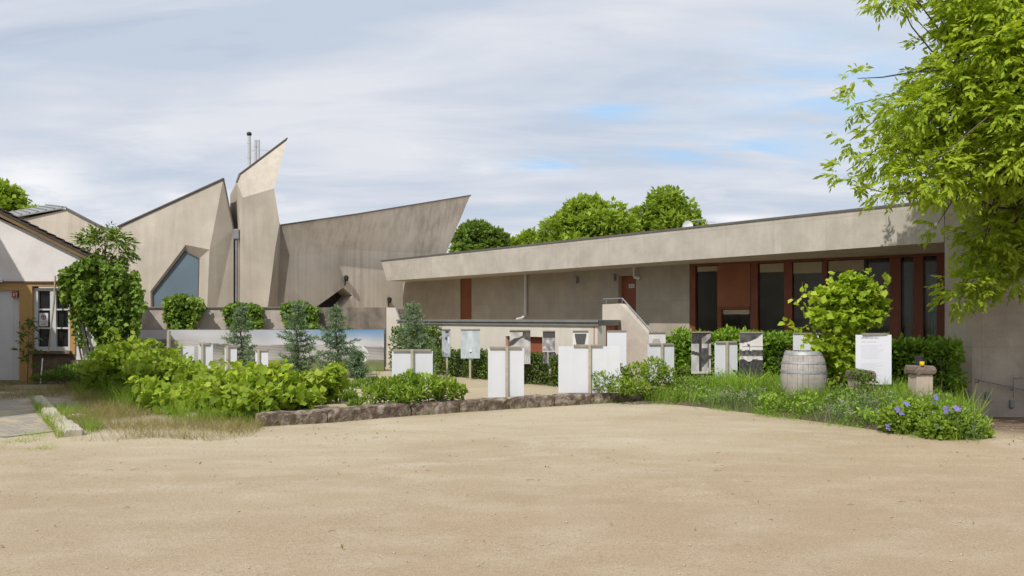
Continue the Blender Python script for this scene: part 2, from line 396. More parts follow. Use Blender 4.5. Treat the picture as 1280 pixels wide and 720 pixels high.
# ------------------------------------------------------------------ printed panels (colour worked out per small square of the panel)
def printed(name, a, b, z0, z1, fn, parent, nx=40, nz=60, wobble=0.0):
    """front face from plan point a to b, heights z0..z1, colour fn(u,v)->rgb arrays (u right, v up)"""
    a, b = Vector(a), Vector(b); org = origin_of(parent)
    u = np.linspace(0, 1, nx + 1); v = np.linspace(0, 1, nz + 1)
    U, V = np.meshgrid(u, v)
    nx_, ny_ = (b.y - a.y), -(b.x - a.x); nl = math.hypot(nx_, ny_)
    wob = wobble * (np.sin(U * 23 + V * 5) + np.sin(U * 41 - V * 7) * .6 + np.sin(U * 9 + V * 3)) if wobble else U * 0
    X = a.x + (b.x - a.x) * U + wob * nx_ / nl; Y = a.y + (b.y - a.y) * U + wob * ny_ / nl; Z = z0 + (z1 - z0) * V
    vs = np.stack([X, Y, Z], -1).reshape(-1, 3) - np.array(org)
    W = nx + 1
    fs = [(j * W + i, j * W + i + 1, (j + 1) * W + i + 1, (j + 1) * W + i) for j in range(nz) for i in range(nx)]
    me = bpy.data.meshes.new(name); me.from_pydata(vs.tolist(), [], fs); me.update()
    uc = (u[:-1] + u[1:]) / 2; vc = (v[:-1] + v[1:]) / 2; UC, VC = np.meshgrid(uc, vc)
    col = np.ones((nz, nx, 4)); rgb = fn(UC, VC)
    col[..., :3] = np.stack(np.broadcast_arrays(*rgb), -1)
    at_ = me.attributes.new('paint', 'FLOAT_COLOR', 'CORNER')
    at_.data.foreach_set('color', np.repeat(col.reshape(-1, 4), 4, 0).astype(np.float32).ravel())
    return link(name, me, M['paint'], parent)

def g3(x, tint=(1, .97, .95)): return x * tint[0], x * tint[1], x * tint[2]
def n2(U, V, s, k=0.0):
    return (np.sin(U * s * 1.7 + k + 1.9 * np.sin(V * s * 1.1 + k)) + np.sin(V * s * 2.3 + 1.3 * np.sin(U * s * .9 + 2 * k)) + np.sin((U + V) * s * 1.3 + k * 3)) / 3
# ================================================================== the setting
def sstep(a, b, x):
    t = np.clip((x - a) / (b - a), 0, 1); return t * t * (3 - 2 * t)
def ground_z(x, y):
    x = np.asarray(x, float); y = np.asarray(y, float)
    dip = -.29 * sstep(6.7, 7.9, x) * sstep(11.2, 15.6, y)
    calm = sstep(14.5, 11, y) * sstep(-6.5, -4.0, x)
    bumps = .010 * (np.sin(x * 1.1 + .7 * np.sin(y * .8)) * np.sin(y * 1.3 + .5) + .6 * np.sin(x * 2.7 + y * 1.9)) * calm
    return dip + bumps - .004
GZ = .15        # level of the garden behind the low wall

def grid_mesh(name, xs, ys, zf, m, kind='structure'):
    X, Y = np.meshgrid(xs, ys); Z = zf(X, Y); W = len(xs)
    vs = np.stack([X, Y, Z], -1).reshape(-1, 3)
    fs = [(j * W + i, j * W + i + 1, (j + 1) * W + i + 1, (j + 1) * W + i) for j in range(len(ys) - 1) for i in range(W - 1)]
    me = bpy.data.meshes.new(name); me.from_pydata(vs.tolist(), [], fs); me.update()
    me.polygons.foreach_set('use_smooth', [True] * len(me.polygons))
    o = link(name, me, m); o['kind'] = kind
    return o

def sand_material(name, garden=False):
    m, n, b = newmat(name)
    co = n.coord(); cs = n.coord((.6, 1.0, 1))
    big = n.noise(cs, .55, 5, .6, .6); mid = n.noise(cs, 2.2, 5, .6); fine = n.noise(co, 95, 3, .7); grit = n.noise(co, 34, 4, .75)
    if garden:
        c = n.mix(n.ramp(big, [(.35, 0), (.65, 1)]), (.43, .355, .235), (.50, .415, .28))
    else:
        c = n.mix(n.ramp(big, [(.38, 0), (.62, 1)]), (.43, .345, .23), (.51, .432, .305))
        # old wheel tracks: long curved bands, broken up by noise
        wv = n.new('ShaderNodeTexWave'); n.put(wv.inputs['Vector'], n.coord((.16, .62, 1), (0, 0, .18))); wv.inputs['Scale'].default_value = .55; wv.inputs['Distortion'].default_value = 2.2; wv.inputs['Detail'].default_value = 2; wv.inputs['Detail Scale'].default_value = .6; wv.bands_direction = 'Y'
        tr_ = n.math('MULTIPLY', n.ramp(wv.outputs['Fac'], [(.55, 0), (.8, 1)]), n.ramp(mid, [(.42, 0), (.6, .22)]))
        c = n.mix(tr_, c, (.355, .27, .185))
        sq = n.new('ShaderNodeSeparateXYZ'); n.l.new(n.coord(), sq.inputs[0])
        edge = n.math('ADD', n.math('SUBTRACT', sq.outputs['Y'], n.math('MULTIPLY', sq.outputs['X'], .85)), n.math('MULTIPLY', n.noise(cs, .9, 5, .6, .5), 4.5))
        c = n.mix(n.math('MULTIPLY', n.ramp(n.math('DIVIDE', edge, 20.0), [(.43, 1), (.60, 0)]), .65), c, (.43, .325, .20))
        gr_ = n.math('MULTIPLY', n.ramp(n.noise(cs, .75, 6, .68, .8), [(.55, 0), (.66, 1)]), n.ramp(grit, [(.42, .1), (.6, .9)]))
        c = n.mix(n.math('MULTIPLY', gr_, .95), c, (.60, .53, .42))
        # a little browner and damper towards the near side, as the yard is worn by wheels
        sp = n.new('ShaderNodeSeparateXYZ'); n.l.new(n.coord(), sp.inputs[0])
        yy = n.math('ADD', sp.outputs['Y'], n.math('MULTIPLY', mid, 3.0))
        k = n.math('MULTIPLY', n.ramp(n.math('DIVIDE', yy, 20.0), [(.42, 1), (.62, 0)]), .6)
        c = n.mix(k, c, (.385, .29, .195))
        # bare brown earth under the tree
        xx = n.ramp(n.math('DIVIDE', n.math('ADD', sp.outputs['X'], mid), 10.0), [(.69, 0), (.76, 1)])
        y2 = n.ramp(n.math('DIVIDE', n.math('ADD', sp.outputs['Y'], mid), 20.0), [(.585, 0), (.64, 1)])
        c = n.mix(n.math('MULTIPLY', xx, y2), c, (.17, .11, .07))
        # dry, greyer soil on the left margin
        xl = n.ramp(n.math('DIVIDE', n.math('ADD', sp.outputs['X'], n.math('MULTIPLY', mid, 2.0)), -10.0), [(.25, 0), (.5, 1)])
        yl = n.ramp(n.math('DIVIDE', n.math('ADD', sp.outputs['Y'], mid), 20.0), [(.61, 0), (.69, 1)])
        c = n.mix(n.math('MULTIPLY', n.math('MULTIPLY', xl, yl), .75), c, (.26, .205, .115))
    c = n.mix(n.math('MULTIPLY', n.ramp(mid, [(.45, 0), (.7, 1)]), .35), c, (.55, .475, .365))
    c = n.mix(.75, c, n.ramp(fine, [(.3, .55), (.55, 1.0), (.75, 1.3)]), 'MULTIPLY')
    c = n.mix(.55, c, n.ramp(grit, [(.28, .58), (.5, 1.0)]), 'MULTIPLY')
    vo = n.new('ShaderNodeTexVoronoi'); vo.inputs['Scale'].default_value = 30; n.put(vo.inputs['Vector'], co)
    peb = n.ramp(vo.outputs['Distance'], [(.10, 1), (.2, 0)])
    c = n.mix(n.math('MULTIPLY', peb, n.ramp(grit, [(.52, 0), (.62, .5)])), c, (.60, .53, .43))
    n.put(b.inputs['Base Color'], c); b.inputs['Roughness'].default_value = .95; b.inputs['Specular IOR Level'].default_value = .15
    h = n.math('ADD', n.math('MULTIPLY', fine, .5), n.math('ADD', n.math('MULTIPLY', grit, .7), n.math('MULTIPLY', mid, .25)))
    n.put(b.inputs['Normal'], n.bump(h, .6, .025))
    return m
M['sand'] = sand_material('sand'); M['garden_sand'] = sand_material('garden_sand', True)

xs = np.concatenate([[-600, -250, -100, -50, -28], np.linspace(-16, 16, 161), [28, 50, 100, 250, 600]])
ys = np.concatenate([[-300, -80, -20, -4], np.linspace(0, 24, 121), [30, 45, 70, 120, 250, 700]])
grid_mesh('ground', xs, ys, ground_z, M['sand'])

# the garden behind the low wall, a raised sheet of yellow gravel
WALL = [(-3.73, 12.44), (-2.75, 12.95), (-1.75, 13.75), (0.0, 14.87), (1.3, 15.6), (2.5, 16.3), (4.35, 17.5)]
g = MB(); g.prism([(p[0], p[1] + .12) for p in WALL] + [(4.6, 17.9), (6.2, 19.0), (9.5, 19.2), (9.4, 21.0), (0, 40), (-13, 40), (-9.6, 24), (-9.4, 20.8), (-6.9, 17.6), (-5.2, 14.9), (-4.1, 13.2)], -.2, GZ)
tag(g.build('garden_path', M['garden_sand']), kind='structure')

# planted bed with a sloping edge
front = [gp(812, 503), gp(880, 509.5), gp(950, 518), gp(1030, 529), gp(1110, 540), gp(1180, 548.5), gp(1226, 552)]
front = [Vector((p.x, p.y, 0)) for p in front] + [Vector((6.45, 11.15, 0)), Vector((6.75, 12.0, 0)), Vector((7.0, 13.4, 0)), Vector((7.25, 15.0, 0)), Vector((7.6, 16.8, 0))]
cen = Vector((5.4, 16.2, 0))
rows = []
for k, (f, z) in enumerate(((0, -.05), (.03, .015), (.08, .05), (.18, .11), (.5, .17), (.93, .17))):
    rows.append([Vector((p.x + (cen.x - p.x) * f, p.y + (cen.y - p.y) * f, z)) for p in front])
bed = MB()
n_ = len(front)
bed.faces(sum(rows, []), [(r * n_ + i, r * n_ + i + 1, (r + 1) * n_ + i + 1, (r + 1) * n_ + i) for r in range(5) for i in range(n_ - 1)])
bed.poly([(4.4, 17.55, GZ + .01), (2.7, 16.4, .10), (5.1, 16.1, .165), (7.2, 16.9, .165), (7.4, 18.4, GZ + .01), (6, 18.8, GZ + .01)])
tag(bed.build('flower_bed', M['soil'], smooth=True), kind='structure')

# grey paved strip by the left house
m, n, b = newmat('paving'); co = n.coord((1, 1, 1))
br = n.new('ShaderNodeTexBrick'); n.put(br.inputs['Vector'], co); br.inputs['Scale'].default_value = 3.2
for k, c_ in (('Color1', (.30, .275, .24)), ('Color2', (.37, .34, .29)), ('Mortar', (.20, .165, .10))): br.inputs[k].default_value = (*c_, 1)
br.inputs['Mortar Size'].default_value = .03
k = n.noise(co, 2.4, 5, .65)
c_ = n.mix(n.ramp(k, [(.46, 0), (.6, 1)]), br.outputs['Color'], (.44, .35, .23))
c_ = n.mix(.5, c_, n.ramp(n.noise(co, 60, 3, .7), [(.3, .6), (.65, 1.1)]), 'MULTIPLY')
n.put(b.inputs['Base Color'], c_); b.inputs['Roughness'].default_value = .9
n.put(b.inputs['Normal'], n.bump(n.noise(co, 40, 3, .7), .4, .02)); M['paving'] = m
pv = MB(); pv.poly([(-7.95, 11.6, .006), (-6.8, 11.3, .006), (-6.35, 12.1, .006), (-7.0, 13.0, .006), (-8.3, 16.2, .006), (-11.2, 18.4, .006), (-14, 18.4, .006), (-12, 12.5, .006)])
tag(pv.build('paving', M['paving']), kind='structure')

# ------------------------------------------------------------------ low retaining wall of rough stones
def stone(mb, a, b, w, z0, z1, jit=.014):
    """one rough block lying along a-b (plan), several ribs with uneven edges"""
    a, b = Vector(a), Vector(b); d = (b - a).normalized(); s = Vector((-d.y, d.x, 0)); L = (b - a).length
    K = max(4, int(L / .09)); rings = []
    ph = random.uniform(0, 9)
    for k in range(K + 1):
        f = k / K; e = .022 if k in (0, K) else 0
        p = a + (b - a) * f
        def j(q): return jit * (math.sin(ph + q * 3.1 + f * L * 9) + .7 * math.sin(ph * 2 + q * 1.7 + f * L * 21)) + random.uniform(-.4, .4) * jit
        hz = z1 - z0; c = .028
        prof = [(0 + e, z0 - .1), (0 + e, z0 + hz * .5), (0 + e + .006, z1 - c * 1.2 - e), (c, z1 - e), (w - c, z1 - e), (w - e, z1 - c - e), (w - e, z0 - .1)]
        rings.append([p + s * (o + j(q) * .6) + Vector((0, 0, z + j(q + 4) * .55)) for q, (o, z) in enumerate(prof)])
    P = 7; vs = sum(rings, [])
    fs = [tuple(range(P)), tuple(range(K * P + P - 1, K * P - 1, -1))]
    for k in range(K):
        for q in range(P):
            r = (q + 1) % P; fs.append((k * P + q, k * P + r, (k + 1) * P + r, (k + 1) * P + q))
    mb.faces(vs, fs)
wt = thing('low_stone_wall', 'low wall of rough brown kerb stones holding up the gravel garden along the sandy yard', 'stone wall', (WALL[0][0], WALL[0][1], 0))
path = [Vector((x, y, 0)) for x, y in WALL]; mb = MB()
segs = [(path[i], path[i + 1]) for i in range(len(path) - 1)]
lens = [(b_ - a_).length for a_, b_ in segs]; total = sum(lens)
def along(s):
    for (a_, b_), l in zip(segs, lens):
        if s <= l: return a_ + (b_ - a_) * (s / l)
        s -= l
    return segs[-1][1]
s = 0
while s < total - .2:
    l = random.uniform(.8, 1.5); e = min(s + l, total)
    f = s / total
    stone(mb, along(s), along(e - .02), .26, -.05, .198 - .012 * f + random.uniform(-.012, .012))
    s = e
stones = mb.build('stone_course', M['kerb_stone'], wt, smooth=False)

# kerb pieces by the paving
for i, (p0, p1, z) in enumerate((((38, 500), (58, 525), .09), ((58.5, 525.5), (66, 534), .10), ((66.5, 534), (79, 546), .10))):
    a_, b_ = gp(*p0), gp(*p1); k_ = MB(); stone(k_, (a_.x, a_.y, 0), (b_.x, b_.y, 0), .22 if i < 2 else .25, -.03, z, .008)
    lab = ['long grey kerb stone at the edge of the paved strip, reaching towards the house', 'short pale kerb stone between the long kerb stone and the blocky one', 'blocky pale kerb stone at the near end of the kerb line'][i]
    tag(k_.build('kerb_stone', M['pale_stone']), lab, 'kerb stone', 'pale kerb stones on the left')
for (p0, p1, w, z, lab) in (((90, 524), (110, 522), .22, .06, 'small loose pale stone slab lying in dry grass right of the kerb stones'),
                        ((176, 513), (204, 518), .10, .07, 'grey weathered plank lying at the foot of the vines'),
                        ((224, 519), (243, 523), .10, .07, 'short whitish plank end sticking out of the vines')):
    a_, b_ = gp(*p0), gp(*p1); k_ = MB(); stone(k_, (a_.x, a_.y, 0), (b_.x, b_.y, 0), w, -.02, z, .006)
    tag(k_.build('stone_slab' if 'slab' in lab else 'plank', M['pale_stone']), lab, 'stone slab' if 'slab' in lab else 'plank')

# loose grit, pebbles and twigs on the yard
N = 6500
px = RNG.uniform(-9, 9, N); py = 4.2 + 11 * RNG.uniform(0, 1, N) ** 1.3
r = .003 + .010 * RNG.uniform(0, 1, N) ** 4
oc = np.array([(1, 0, 0), (0, 1, 0), (-1, 0, 0), (0, -1, 0), (0, 0, .7), (0, 0, -.7)])
v = np.stack([px, py, ground_z(px, py) + r * .3], -1)[:, None, :] + oc[None] * r[:, None, None] * RNG.uniform(.6, 1.4, (N, 6, 1))
raw_mesh('pebbles', v.reshape(-1, 3), 6, 8, [(0, 1, 4), (1, 2, 4), (2, 3, 4), (3, 0, 4), (1, 0, 5), (2, 1, 5), (3, 2, 5), (0, 3, 5)], RNG.uniform(0, 1, N), M['pillar_stone'], kind='stuff')
mb = MB()
for p, rad, cnt in ((gp(415, 545), .5, 9), (gp(590, 550), .25, 5), (gp(165, 585), .25, 4), (gp(720, 575), .3, 3), (gp(520, 588), .2, 3), (gp(1090, 640), .5, 3), (gp(1000, 610), .4, 4), (gp(900, 576), .5, 5), (gp(640, 600), 2.5, 14), (gp(240, 600), 2.0, 10)):
    for _ in range(cnt):
        a = random.uniform(0, 6.3); q = p + Vector((random.gauss(0, rad), random.gauss(0, rad * .6), 0)); l = random.uniform(.02, .09)
        q.z = float(ground_z(q.x, q.y)) + .008
        mb.tube([q, q + Vector((math.cos(a) * l * .5, math.sin(a) * l * .5, .008)), q + Vector((math.cos(a + .4) * l, math.sin(a + .4) * l, .002))], [.0025, .002, .001], 5)
tag(mb.build('fallen_twigs', M['twig']), kind='stuff')
# ================================================================== the faceted concrete hall
hall = thing('concrete_hall', 'faceted beige concrete hall with a pointed tower, a leaning prow and a slanted dark window', 'building', (-8, 31, 0))
def fl(px, Y): return Vector(((px - CX) / F * Y, Y, 0))
def volume(front_faces, outline, back, name, m):
    mb_ = MB()
    for f in front_faces: mb_.poly(f)
    bk = [Vector(p) + Vector(back) for p in outline]
    n = len(outline)
    for i in range(n):
        j = (i + 1) % n
        mb_.poly([outline[i], outline[j], bk[j], bk[i]])
    mb_.poly(bk)
    import bmesh
    o = mb_.build(name, m, hall)
    bm = bmesh.new(); bm.from_mesh(o.data); bmesh.ops.remove_doubles(bm, verts=bm.verts, dist=.002); bmesh.ops.recalc_face_normals(bm, faces=bm.faces); bm.to_mesh(o.data); bm.free()
    return o
# peaked volume with the slanted window
v0 = at(149, 284, 30.9); v1 = at(279, 224, 30.5); v2 = at(292, 288, 30.78); v3 = fl(292, 30.78); v4 = fl(256, 30.3)
v5 = at(262, 312, 30.2); v6 = at(232, 306, 30.4); v8 = at(188, 364, 30.48); v9 = fl(190, 30.52); v10 = fl(100, 31.1); v11 = at(100, 312, 31.1)
w0 = at(231, 314, 30.56); w1 = at(249, 323, 30.54); w2 = fl(246, 30.6); w3 = fl(193, 30.64); w4 = at(191, 366, 30.6)
volume([[v11, v10, v9, v8], [v0, v11, v8], [v0, v8, v6], [v0, v6, v1], [v1, v6, v5, v2], [v2, v5, v4, v3], [v6, w0, w1, v5], [v5, w1, w2, v4], [v6, v8, w4, w0], [v8, v9, w3, w4]],
       [v10, v11, v0, v1, v2, v3], (-2.5, 7, -.2), 'peaked_volume', M['concrete'])
win = MB().poly([w0 + Vector((0, .01, 0)), w1 + Vector((0, .01, 0)), w2 + Vector((0, .01, 0)), w3 + Vector((0, .01, 0)), w4 + Vector((0, .01, 0))]).build('window', M['blue_glass'], hall)
fr = MB()
for a_, b_ in ((w0, w1), (w1, w2), (w3, w4), (w4, w0)): fr.bar(a_ + Vector((0, -.01, 0)), b_ + Vector((0, -.01, 0)), .03, .03)
fr.build('frame', M['edge_metal'], win)
e_ = MB(); e_.bar(v0 + Vector((-.05, 0, .02)), v1 + Vector((.02, 0, .02)), .12, .045); e_.bar(v1 + Vector((0, 0, .03)), v2 + Vector((0, 0, .0)), .1, .03)
e_.build('roof_edge', M['edge_metal'], hall)
# lower gabled volume with a seamed metal roof
b0 = at(20, 277, 34); b1 = at(33, 273, 34); b2 = at(84, 262, 33.6); b3 = at(126, 284, 33.2); b4 = at(152, 292, 33.0)
volume([[b0, fl(20, 34), fl(152, 33.0), b4, b3, b2, b1]], [fl(20, 34), b0, b1, b2, b3, b4, fl(152, 33)], (-4.4, 7, 1.0), 'gabled_volume', M['concrete'])
s_ = MB(); off = Vector((-4.85, 7.5, 1.1))
ra, rb = b1 + Vector((-.3, -.1, .05)), b2 + Vector((.05, -.1, .05))
s_.slab([ra, rb, rb + off, ra + off], (0, 0, .06))
rf = s_.build('metal_roof', M['seam_metal'], hall)
s_ = MB()
for k in range(6):
    p = ra.lerp(rb, (k + .5) / 6) + Vector((0, 0, .07)); s_.bar(p, p + off, .05, .06)
s_.build('standing_seams', M['roof_metal'], rf)
e_ = MB(); e_.bar(b2 + Vector((0, 0, .03)), b3 + Vector((0, 0, .03)), .14, .06); e_.bar(b3 + Vector((0, 0, .03)), b4 + Vector((0, 0, .03)), .14, .06); e_.build('roof_edge', M['edge_metal'], hall)
# tower
t0 = at(359, 173.5, 31.6); t1 = at(300.5, 217.5, 30.7); t2 = at(296, 228, 30.6); t3 = at(303.5, 247, 30.05); t4 = at(342.5, 235.5, 30.05)
t5 = at(349.5, 279, 30.14); t6 = at(344, 311, 30.23); t7 = fl(326, 30.6); t8 = fl(299, 30.6); t9 = at(297.5, 281, 30.9); t10 = at(301.5, 290, 30.18)
e0 = at(351, 281, 31.75); e1 = at(362, 319, 31.85); e2 = fl(345, 31.85)
volume([[t0, t1, t2, t3, t4], [t2, t9, t10, t3], [t9, fl(297.5, 31.0), t8, t10], [t3, t10, t8, t7, t6, t5, t4]],
       [t8, fl(297.5, 31.0), t9, t2, t1, t0, t4, t5, t6, t7], (-1.05, 2.4, -.1), 'tower', M['concrete'])
e_ = MB(); e_.bar(t1 + Vector((0, 0, .02)), t0 + Vector((0, 0, .02)), .12, .05); e_.bar(t2, t1 + Vector((-.01, 0, .02)), .1, .05); e_.build('roof_edge', M['edge_metal'], hall)
# prow: upper part leans out over a fold, pointed opening at its foot
pa, pb = Vector((e2.x, 31.85, 0)), Vector(((557 - CX) / F * 37.2, 37.2, 0))
pn = Vector((pb.y - pa.y, -(pb.x - pa.x), 0)).normalized()
def D(px, py, out=0.0):
    p = on_line(px, pa + pn * out, pb + pn * out); return Vector((p.x, p.y, H - (py - HY) / F * p.y))
def D0(px): p = on_line(px, pa, pb); return Vector((p.x, p.y, 0))
d0 = D(352, 282, .28); d1 = D(587.5, 245, .75); c0 = D(360, 322); cm = D(430, 312); cm2 = D(448, 268, .5); c1 = D(557, 318)
hA = D(371, 401); hB = D(429, 359.5); hC = D(440.5, 369.5); hD = D(416, 397)
r_ = -pn * .9
o_ = volume([[d0, c0, cm, cm2], [cm2, cm, c1, d1],
             [c0, e2, D0(371), hA, hB, cm], [cm, hB, hC, c1], [c1, hC, hD, D0(416), D0(557)], [hA, D0(371), D0(416), hD],
             [hA, hB, hB + r_, hA + r_], [hB, hC, hC + r_, hB + r_], [hC, hD, hD + r_ * 1.0, hC + r_]],
            [e2, c0, d0, cm2, d1, c1, D0(557)], (-2.2, 4.5, -.2), 'prow', M['concrete_prow'])
op = MB().poly([hA + r_ * .95, hB + r_ * .95, hC + r_ * .95, hD + r_ * .95]).build('pointed_opening', M['dark_metal'], hall)
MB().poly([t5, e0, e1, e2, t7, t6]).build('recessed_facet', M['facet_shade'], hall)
e_ = MB(); e_.bar(d0 + Vector((0, 0, .02)), cm2 + Vector((0, 0, .02)), .14, .06); e_.bar(cm2 + Vector((0, 0, .02)), d1 + Vector((0, 0, .02)), .14, .06); e_.build('roof_edge', M['edge_metal'], hall)
# flues, rain pipe, lamps
for (px, py, r, z) in ((311.5, 170, .062, 210), (319.3, 175, .05, 210), (323.2, 175, .05, 210)):
    top = at(px, py, 31.3); lo = at(px, z + 20, 31.3); mb_ = MB(); mb_.tube([lo, top], r, 14)
    for q in (.25, .55, .85):
        p = lo.lerp(top, q); mb_.tube([p - Vector((0, 0, .02)), p + Vector((0, 0, .02))], r * 1.12, 14)
    fl_ = mb_.build('flue', M['flue'], hall, smooth=False)
    if r > .055:
        cp = MB(); cp.lathe(top, [(.02, -.02), (.07, .01), (.095, .06), (.085, .12), (.04, .15), (.01, .16)], 14); cp.build('cowl', M['dark_metal'], fl_, smooth=True)
st = MB(); st.bar(at(324, 187, 31.3), at(338, 189, 31.3), .018); st.bar(at(313, 189, 31.3), at(324, 187, 31.3), .018); st.build('stay_rod', M['steel'], hall)
rp = MB(); rp.tube([at(295.7, 300, 30.5), Vector((at(295.7, 300, 30.5).x, 30.5, 0))], .055, 10); pipe = rp.build('rain_pipe', M['zinc'], hall)
rp = MB(); rp.box(at(296, 293, 30.5), .22, .2, .38, bev=.03); rp.build('hopper', M['zinc'], pipe)
for px, py in ((431.5, 350), (485.5, 377)):
    p = D(px, py, .06); mb_ = MB(); mb_.bar(p - Vector((0, 0, .22)), p + Vector((0, 0, .18)), .05); mb_.lathe(p + pn * .08 + Vector((0, 0, .05)), [(.05, -.1), (.09, -.05), (.10, .08), (.04, .14)], 10)
    mb_.build('wall_lamp', M['dark_metal'], hall)

# ================================================================== the garden wall behind the banner
gw = thing('garden_wall', 'plastered garden wall with thin coping, running behind the long photo banner', 'wall', (-7, 25.2, 0))
xl, xr = at(166, 385, 25.2).x, at(396, 385, 25.2).x; zt = at(300, 386, 25.2).z
mb_ = MB(); mb_.box(((xl + xr) / 2, 25.35, zt / 2), xr - xl, .3, zt); mb_.build('plaster_face', M['garden_wall'], gw)
mb_ = MB(); mb_.box(((xl + xr) / 2, 25.35, zt + .03), xr - xl + .02, .38, .06, bev=.012); mb_.build('coping', M['cap_stone'], gw)
xr2 = at(483, 385, 25.2).x
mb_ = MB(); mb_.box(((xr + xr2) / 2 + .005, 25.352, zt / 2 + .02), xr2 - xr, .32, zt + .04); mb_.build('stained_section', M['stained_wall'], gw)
a_ = at(483, 384.5, 25.18); 
mb_ = MB(); mb_.slab([a_, at(494, 384.5, 25.18), at(502, 406, 25.18), Vector((at(502, 406, 25.18).x, 25.18, 0)), Vector((a_.x, 25.18, 0))], (0, .34, 0)); mb_.build('sloping_end', M['annex_plaster'], gw)
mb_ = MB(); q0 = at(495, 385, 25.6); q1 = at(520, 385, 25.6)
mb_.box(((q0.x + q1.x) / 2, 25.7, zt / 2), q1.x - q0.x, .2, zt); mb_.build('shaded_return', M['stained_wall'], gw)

# ================================================================== the long low pavilion
pav = thing('museum_pavilion', 'long low concrete pavilion with deep flat roof overhang and red framed glass front', 'building', (3, 24, 0))
def Fp(t, off, z=0.0): return Vector((8.5 - .79 * t + .784 * off, 16.5 + t + .62 * off, z))
ZS, ZT = 3.10, 3.90
E = Vector((8.82, 16.1, 0))
# roof slab with its deep front band
tipx = 17.45
mb_ = MB()
f0, f1 = Fp(.01, 0), Fp(tipx, 0); k0, k1 = Fp(.01, 8), Fp(tipx + .35, 8)
lo1 = Fp(tipx - .35, 0)
mb_.faces([(f0.x, f0.y, ZS), (lo1.x, lo1.y, ZS), (k1.x, k1.y, ZS), (k0.x, k0.y, ZS), (f0.x, f0.y, ZT), (f1.x, f1.y, ZT), (k1.x, k1.y, ZT), (k0.x, k0.y, ZT)],
          [(0, 1, 5, 4), (1, 2, 6, 5), (2, 3, 7, 6), (3, 0, 4, 7), (4, 5, 6, 7), (3, 2, 1, 0)])
roof = mb_.build('roof', M['concrete_pale'], pav)
mb_ = MB(); mb_.bar(Fp(-.02, .06, ZT + .025), Fp(tipx + .04, .06, ZT + .025), .16, .05); mb_.build('roof_edge', M['edge_metal'], roof)
# recessed concrete wall
PW = (Fp(0, 1.28), Fp(20, 1.28))
jl = on_line(861.5, *PW); lw = on_line(508.5, *PW)
back = Vector((.784, .62, 0)) * .3
def wall_run(pa_, pb_, name, z0=-.1, z1=ZS + .01):
    return MB().prism([pa_, pb_, pb_ + back, pa_ + back], z0, z1).build(name, M['concrete_wall'], pav)
dl, dr = on_line(773, *PW), on_line(795, *PW); sl, sr = on_line(575, *PW), on_line(589.5, *PW)
zd = H - (345 - HY) / F * dl.y; zs = H - (348.5 - HY) / F * sl.y
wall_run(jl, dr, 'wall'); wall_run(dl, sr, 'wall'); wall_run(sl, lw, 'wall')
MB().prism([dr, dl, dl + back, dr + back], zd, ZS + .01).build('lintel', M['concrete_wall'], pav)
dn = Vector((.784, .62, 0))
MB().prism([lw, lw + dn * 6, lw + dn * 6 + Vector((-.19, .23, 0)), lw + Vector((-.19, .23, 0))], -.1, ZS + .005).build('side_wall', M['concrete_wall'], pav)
# red doors in the wall
ins = dn * .14
dmb = MB().prism([dr + ins, dl + ins, dl + ins + dn * .05, dr + ins + dn * .05], .55, zd)
door = dmb.build('door', M['red_door'], pav)
ud = (dl - dr).normalized()
p_ = dr + ins + ud * ((dl - dr).length * .42) - dn * .012; zsg = H - (357 - HY) / F * dr.y
MB().prism([p_ - ud * .11, p_ + ud * .11, p_ + ud * .11 + dn * .01, p_ - ud * .11 + dn * .01], zsg - .055, zsg + .055).build('sign_plate', M['grey_white'], door)
for k, o in enumerate((-.04, .04)):
    q_ = p_ - dn * .004 - ud * o; lt = MB()
    lt.prism([q_ - ud * .022, q_ - ud * .010, q_ - ud * .010 + dn * .003, q_ - ud * .022 + dn * .003], zsg - .028, zsg + .028)
    lt.prism([q_ + ud * .010, q_ + ud * .022, q_ + ud * .022 + dn * .003, q_ + ud * .010 + dn * .003], zsg - .028, zsg + .028)
    lt.prism([q_ - ud * .010, q_ + ud * .010, q_ + ud * .010 + dn * .003, q_ - ud * .010 + dn * .003], zsg - .028, zsg - .016)
    lt.build('letter', M['dark_metal'], door)
MB().prism([sr + ins * .3, sl + ins * .3, sl + dn * .12, sr + dn * .12], .3, ZS).build('door', M['red_door'], pav)
# small fittings on the wall
for px, py in ((722, 350), (769, 347)):
    p_ = on_line(px, *PW); z_ = H - (py - HY) / F * p_.y; q_ = Vector((p_.x, p_.y, z_)) - dn * .07
    l_ = MB(); l_.box(q_, .10, .12, .22, rz=math.atan2(-.79, .61), bev=.02); l_.build('wall_lamp', M['zinc'], pav)
p_ = on_line(796, *PW); q_ = Vector((p_.x, p_.y, H - (342 - HY) / F * p_.y)) - dn * .12
l_ = MB(); l_.tube([q_ + Vector((0, 0, .28)), q_ - Vector((0, 0, .1))], .035, 8); l_.tube([q_ - Vector((0, 0, .1)), q_ + Vector((.16, -.05, -.14))], .05, 8); l_.build('camera', M['grey_white'], pav)
p_ = on_line(659, *PW) - dn * .08
l_ = MB(); zb = H - (394 - HY) / F * p_.y
l_.tube([Vector((p_.x, p_.y, ZS)), Vector((p_.x, p_.y, zb))], .045, 10); l_.tube([Vector((p_.x, p_.y, zb)), Vector((p_.x - .12, p_.y - .1, zb - .1)), Vector((p_.x - .3, p_.y - .2, zb - .14))], .045, 8); l_.build('rain_pipe', M['grey_white'], pav)
# ventilation grille low on the wall
vl, vr = on_line(811, *PW), on_line(832, *PW)
